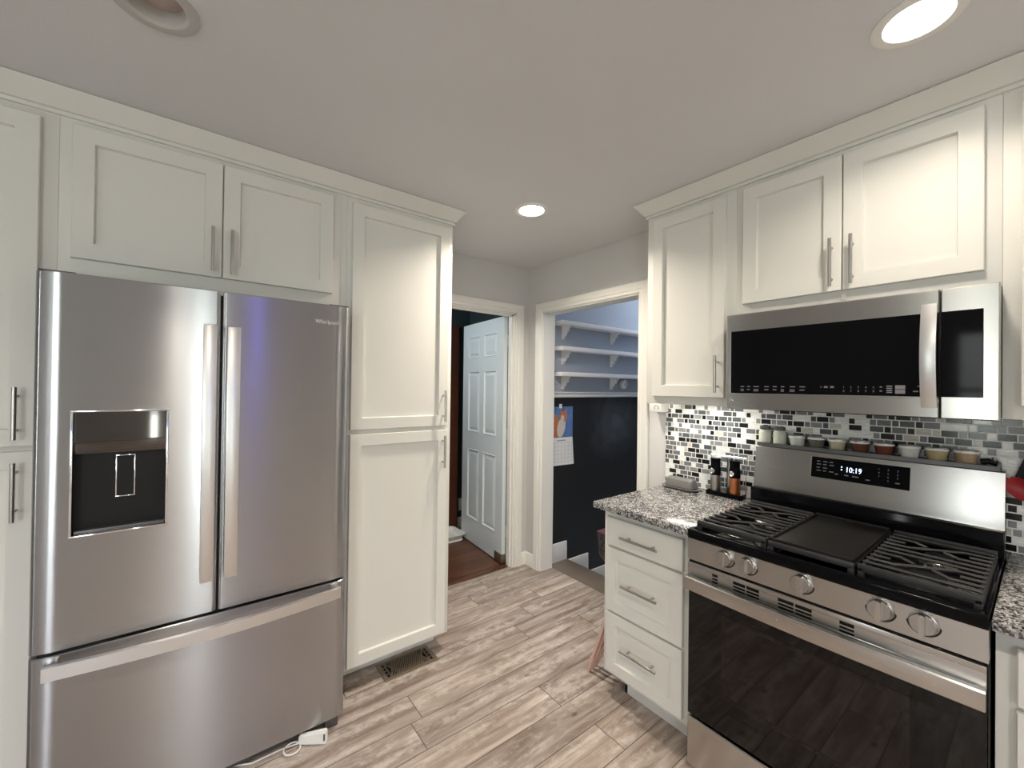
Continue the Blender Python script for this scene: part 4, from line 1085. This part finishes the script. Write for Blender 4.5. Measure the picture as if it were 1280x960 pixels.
# hanging basket on the cabinet end
t = thing('hanging_basket', (1.64, 1.37, .56), 'small black and white patterned basket with pink handle on the cabinet end', 'basket')
put('basket_body', stack([stadium(1.705, 1.352, .045, .030, .012, .575), stadium(1.705, 1.357, .058, .042, .014, .60), stadium(1.705, 1.357, .066, .048, .014, .715), stadium(1.705, 1.357, .062, .044, .014, .715), stadium(1.705, 1.354, .04, .03, .012, .60)]), 'pattern', t)
put('basket_rim', stack([stadium(1.705, 1.357, .066, .048, .014, .712), stadium(1.705, 1.357, .070, .0485, .014, .714), stadium(1.705, 1.357, .070, .0485, .014, .722), stadium(1.705, 1.357, .062, .044, .014, .722)]), 'pink', t)
put('basket_hook', MB().box(1.70, 1.715, 1.3050, 1.313, .68, .73, .001), 'blackmat', t)
put('basket_handle', MB().tube([(1.655+.05*(1-math.cos(a)), 1.357, .72+.055*math.sin(a)) for a in [math.pi*k/12 for k in range(13)]], .004, 8), 'pink', t)

# ------------------------------------------------------------------ recessed lamps
LL = ['lit recessed ceiling light with white trim ring, nearest the back corner', 'large bright recessed ceiling light above the range, top right', 'unlit recessed ceiling light with grey trim at the top left']
for i, (x, y, on) in enumerate(LIGHTS):
    lab = LL[i] if i < 3 else ['lit recessed ceiling light behind the camera near the range wall', 'lit recessed ceiling light straight above the camera', 'lit recessed ceiling light behind the camera near the middle'][i-3]
    t = thing('recessed_light', (x, y, ZC-.005), lab, 'ceiling light', 'recessed ceiling lights')
    put('trim_ring', MB().lathe((x, y, ZC), [(.094, 0), (.094, -.003), (.088, -.006), (.070, -.005), (.063, .001), (.062, .012), (.060, .060), (.076, .060)], seg=48), 'white' if on else 'ringdim', t)
    if on:
        put('lamp_lens', MB().lathe((x, y, ZC+.003), [(.062, 0), (.045, -.004), (0, -.006)], seg=40), 'lampglow', t)
        ld = bpy.data.lights.new('downlight', 'AREA'); ld.shape = 'DISK'; ld.size = .13; ld.energy = LAMP_W*on; ld.color = LAMP_COL; ld.spread = math.radians(140)
        lo = bpy.data.objects.new('downlight_glow', ld); C.objects.link(lo); lo.parent = t; lo.location = (0, 0, -.004)
    else:
        put('lamp_lens', MB().lathe((x, y, ZC+.035), [(.066, 0), (.03, -.008), (0, -.010)], seg=40), 'lampoff', t)
t = thing('added_blue_glow', (.68, YB+.03, 2.16), 'added blue glowing bar behind the camera, for the blue streak on the refrigerator', 'light')  # added glow, unseen itself, gives the refrigerator door its blue reflection
put('bar_housing', MB().box(.62, .74, YB+.001, YB+.03, 2.14, 2.30, .004), 'blackmat', t)
M['blueglow'] = mat('blue_glow', (.2, .2, 1), .5, emit=(.16, .16, 1), es=45)
put('glow_tube', MB().cone((.68, YB+.042, 2.16), (.68, YB+.042, 2.28), .022, seg=16), 'blueglow', t)
# unseen cool lamps standing in for the daylight of the rooms past the doorways
def add_fill_lamp(x, y, z, w, col, label):
    t = thing('fill_lamp', (x, y, z-.06), label, 'ceiling light')
    put('shade', MB().lathe((x, y, z), [(.12, 0), (.12, -.01), (.10, -.05), (0, -.065)]), 'lampglow', t)
    ld = bpy.data.lights.new('lamp', 'POINT'); ld.energy = w; ld.color = col; ld.shadow_soft_size = .1
    lo = bpy.data.objects.new('lamp_glow', ld); C.objects.link(lo); lo.parent = t; lo.location = (0, 0, -.06)
add_fill_lamp(3.9, 1.9, 2.9, 14, (.72, .84, 1), 'unseen cool fill lamp over the stairs, standing in for daylight')
add_fill_lamp(1.15, 3.2, 2.3, 7.5, (.62, .82, 1), 'unseen cool fill lamp in the back room, standing in for daylight')
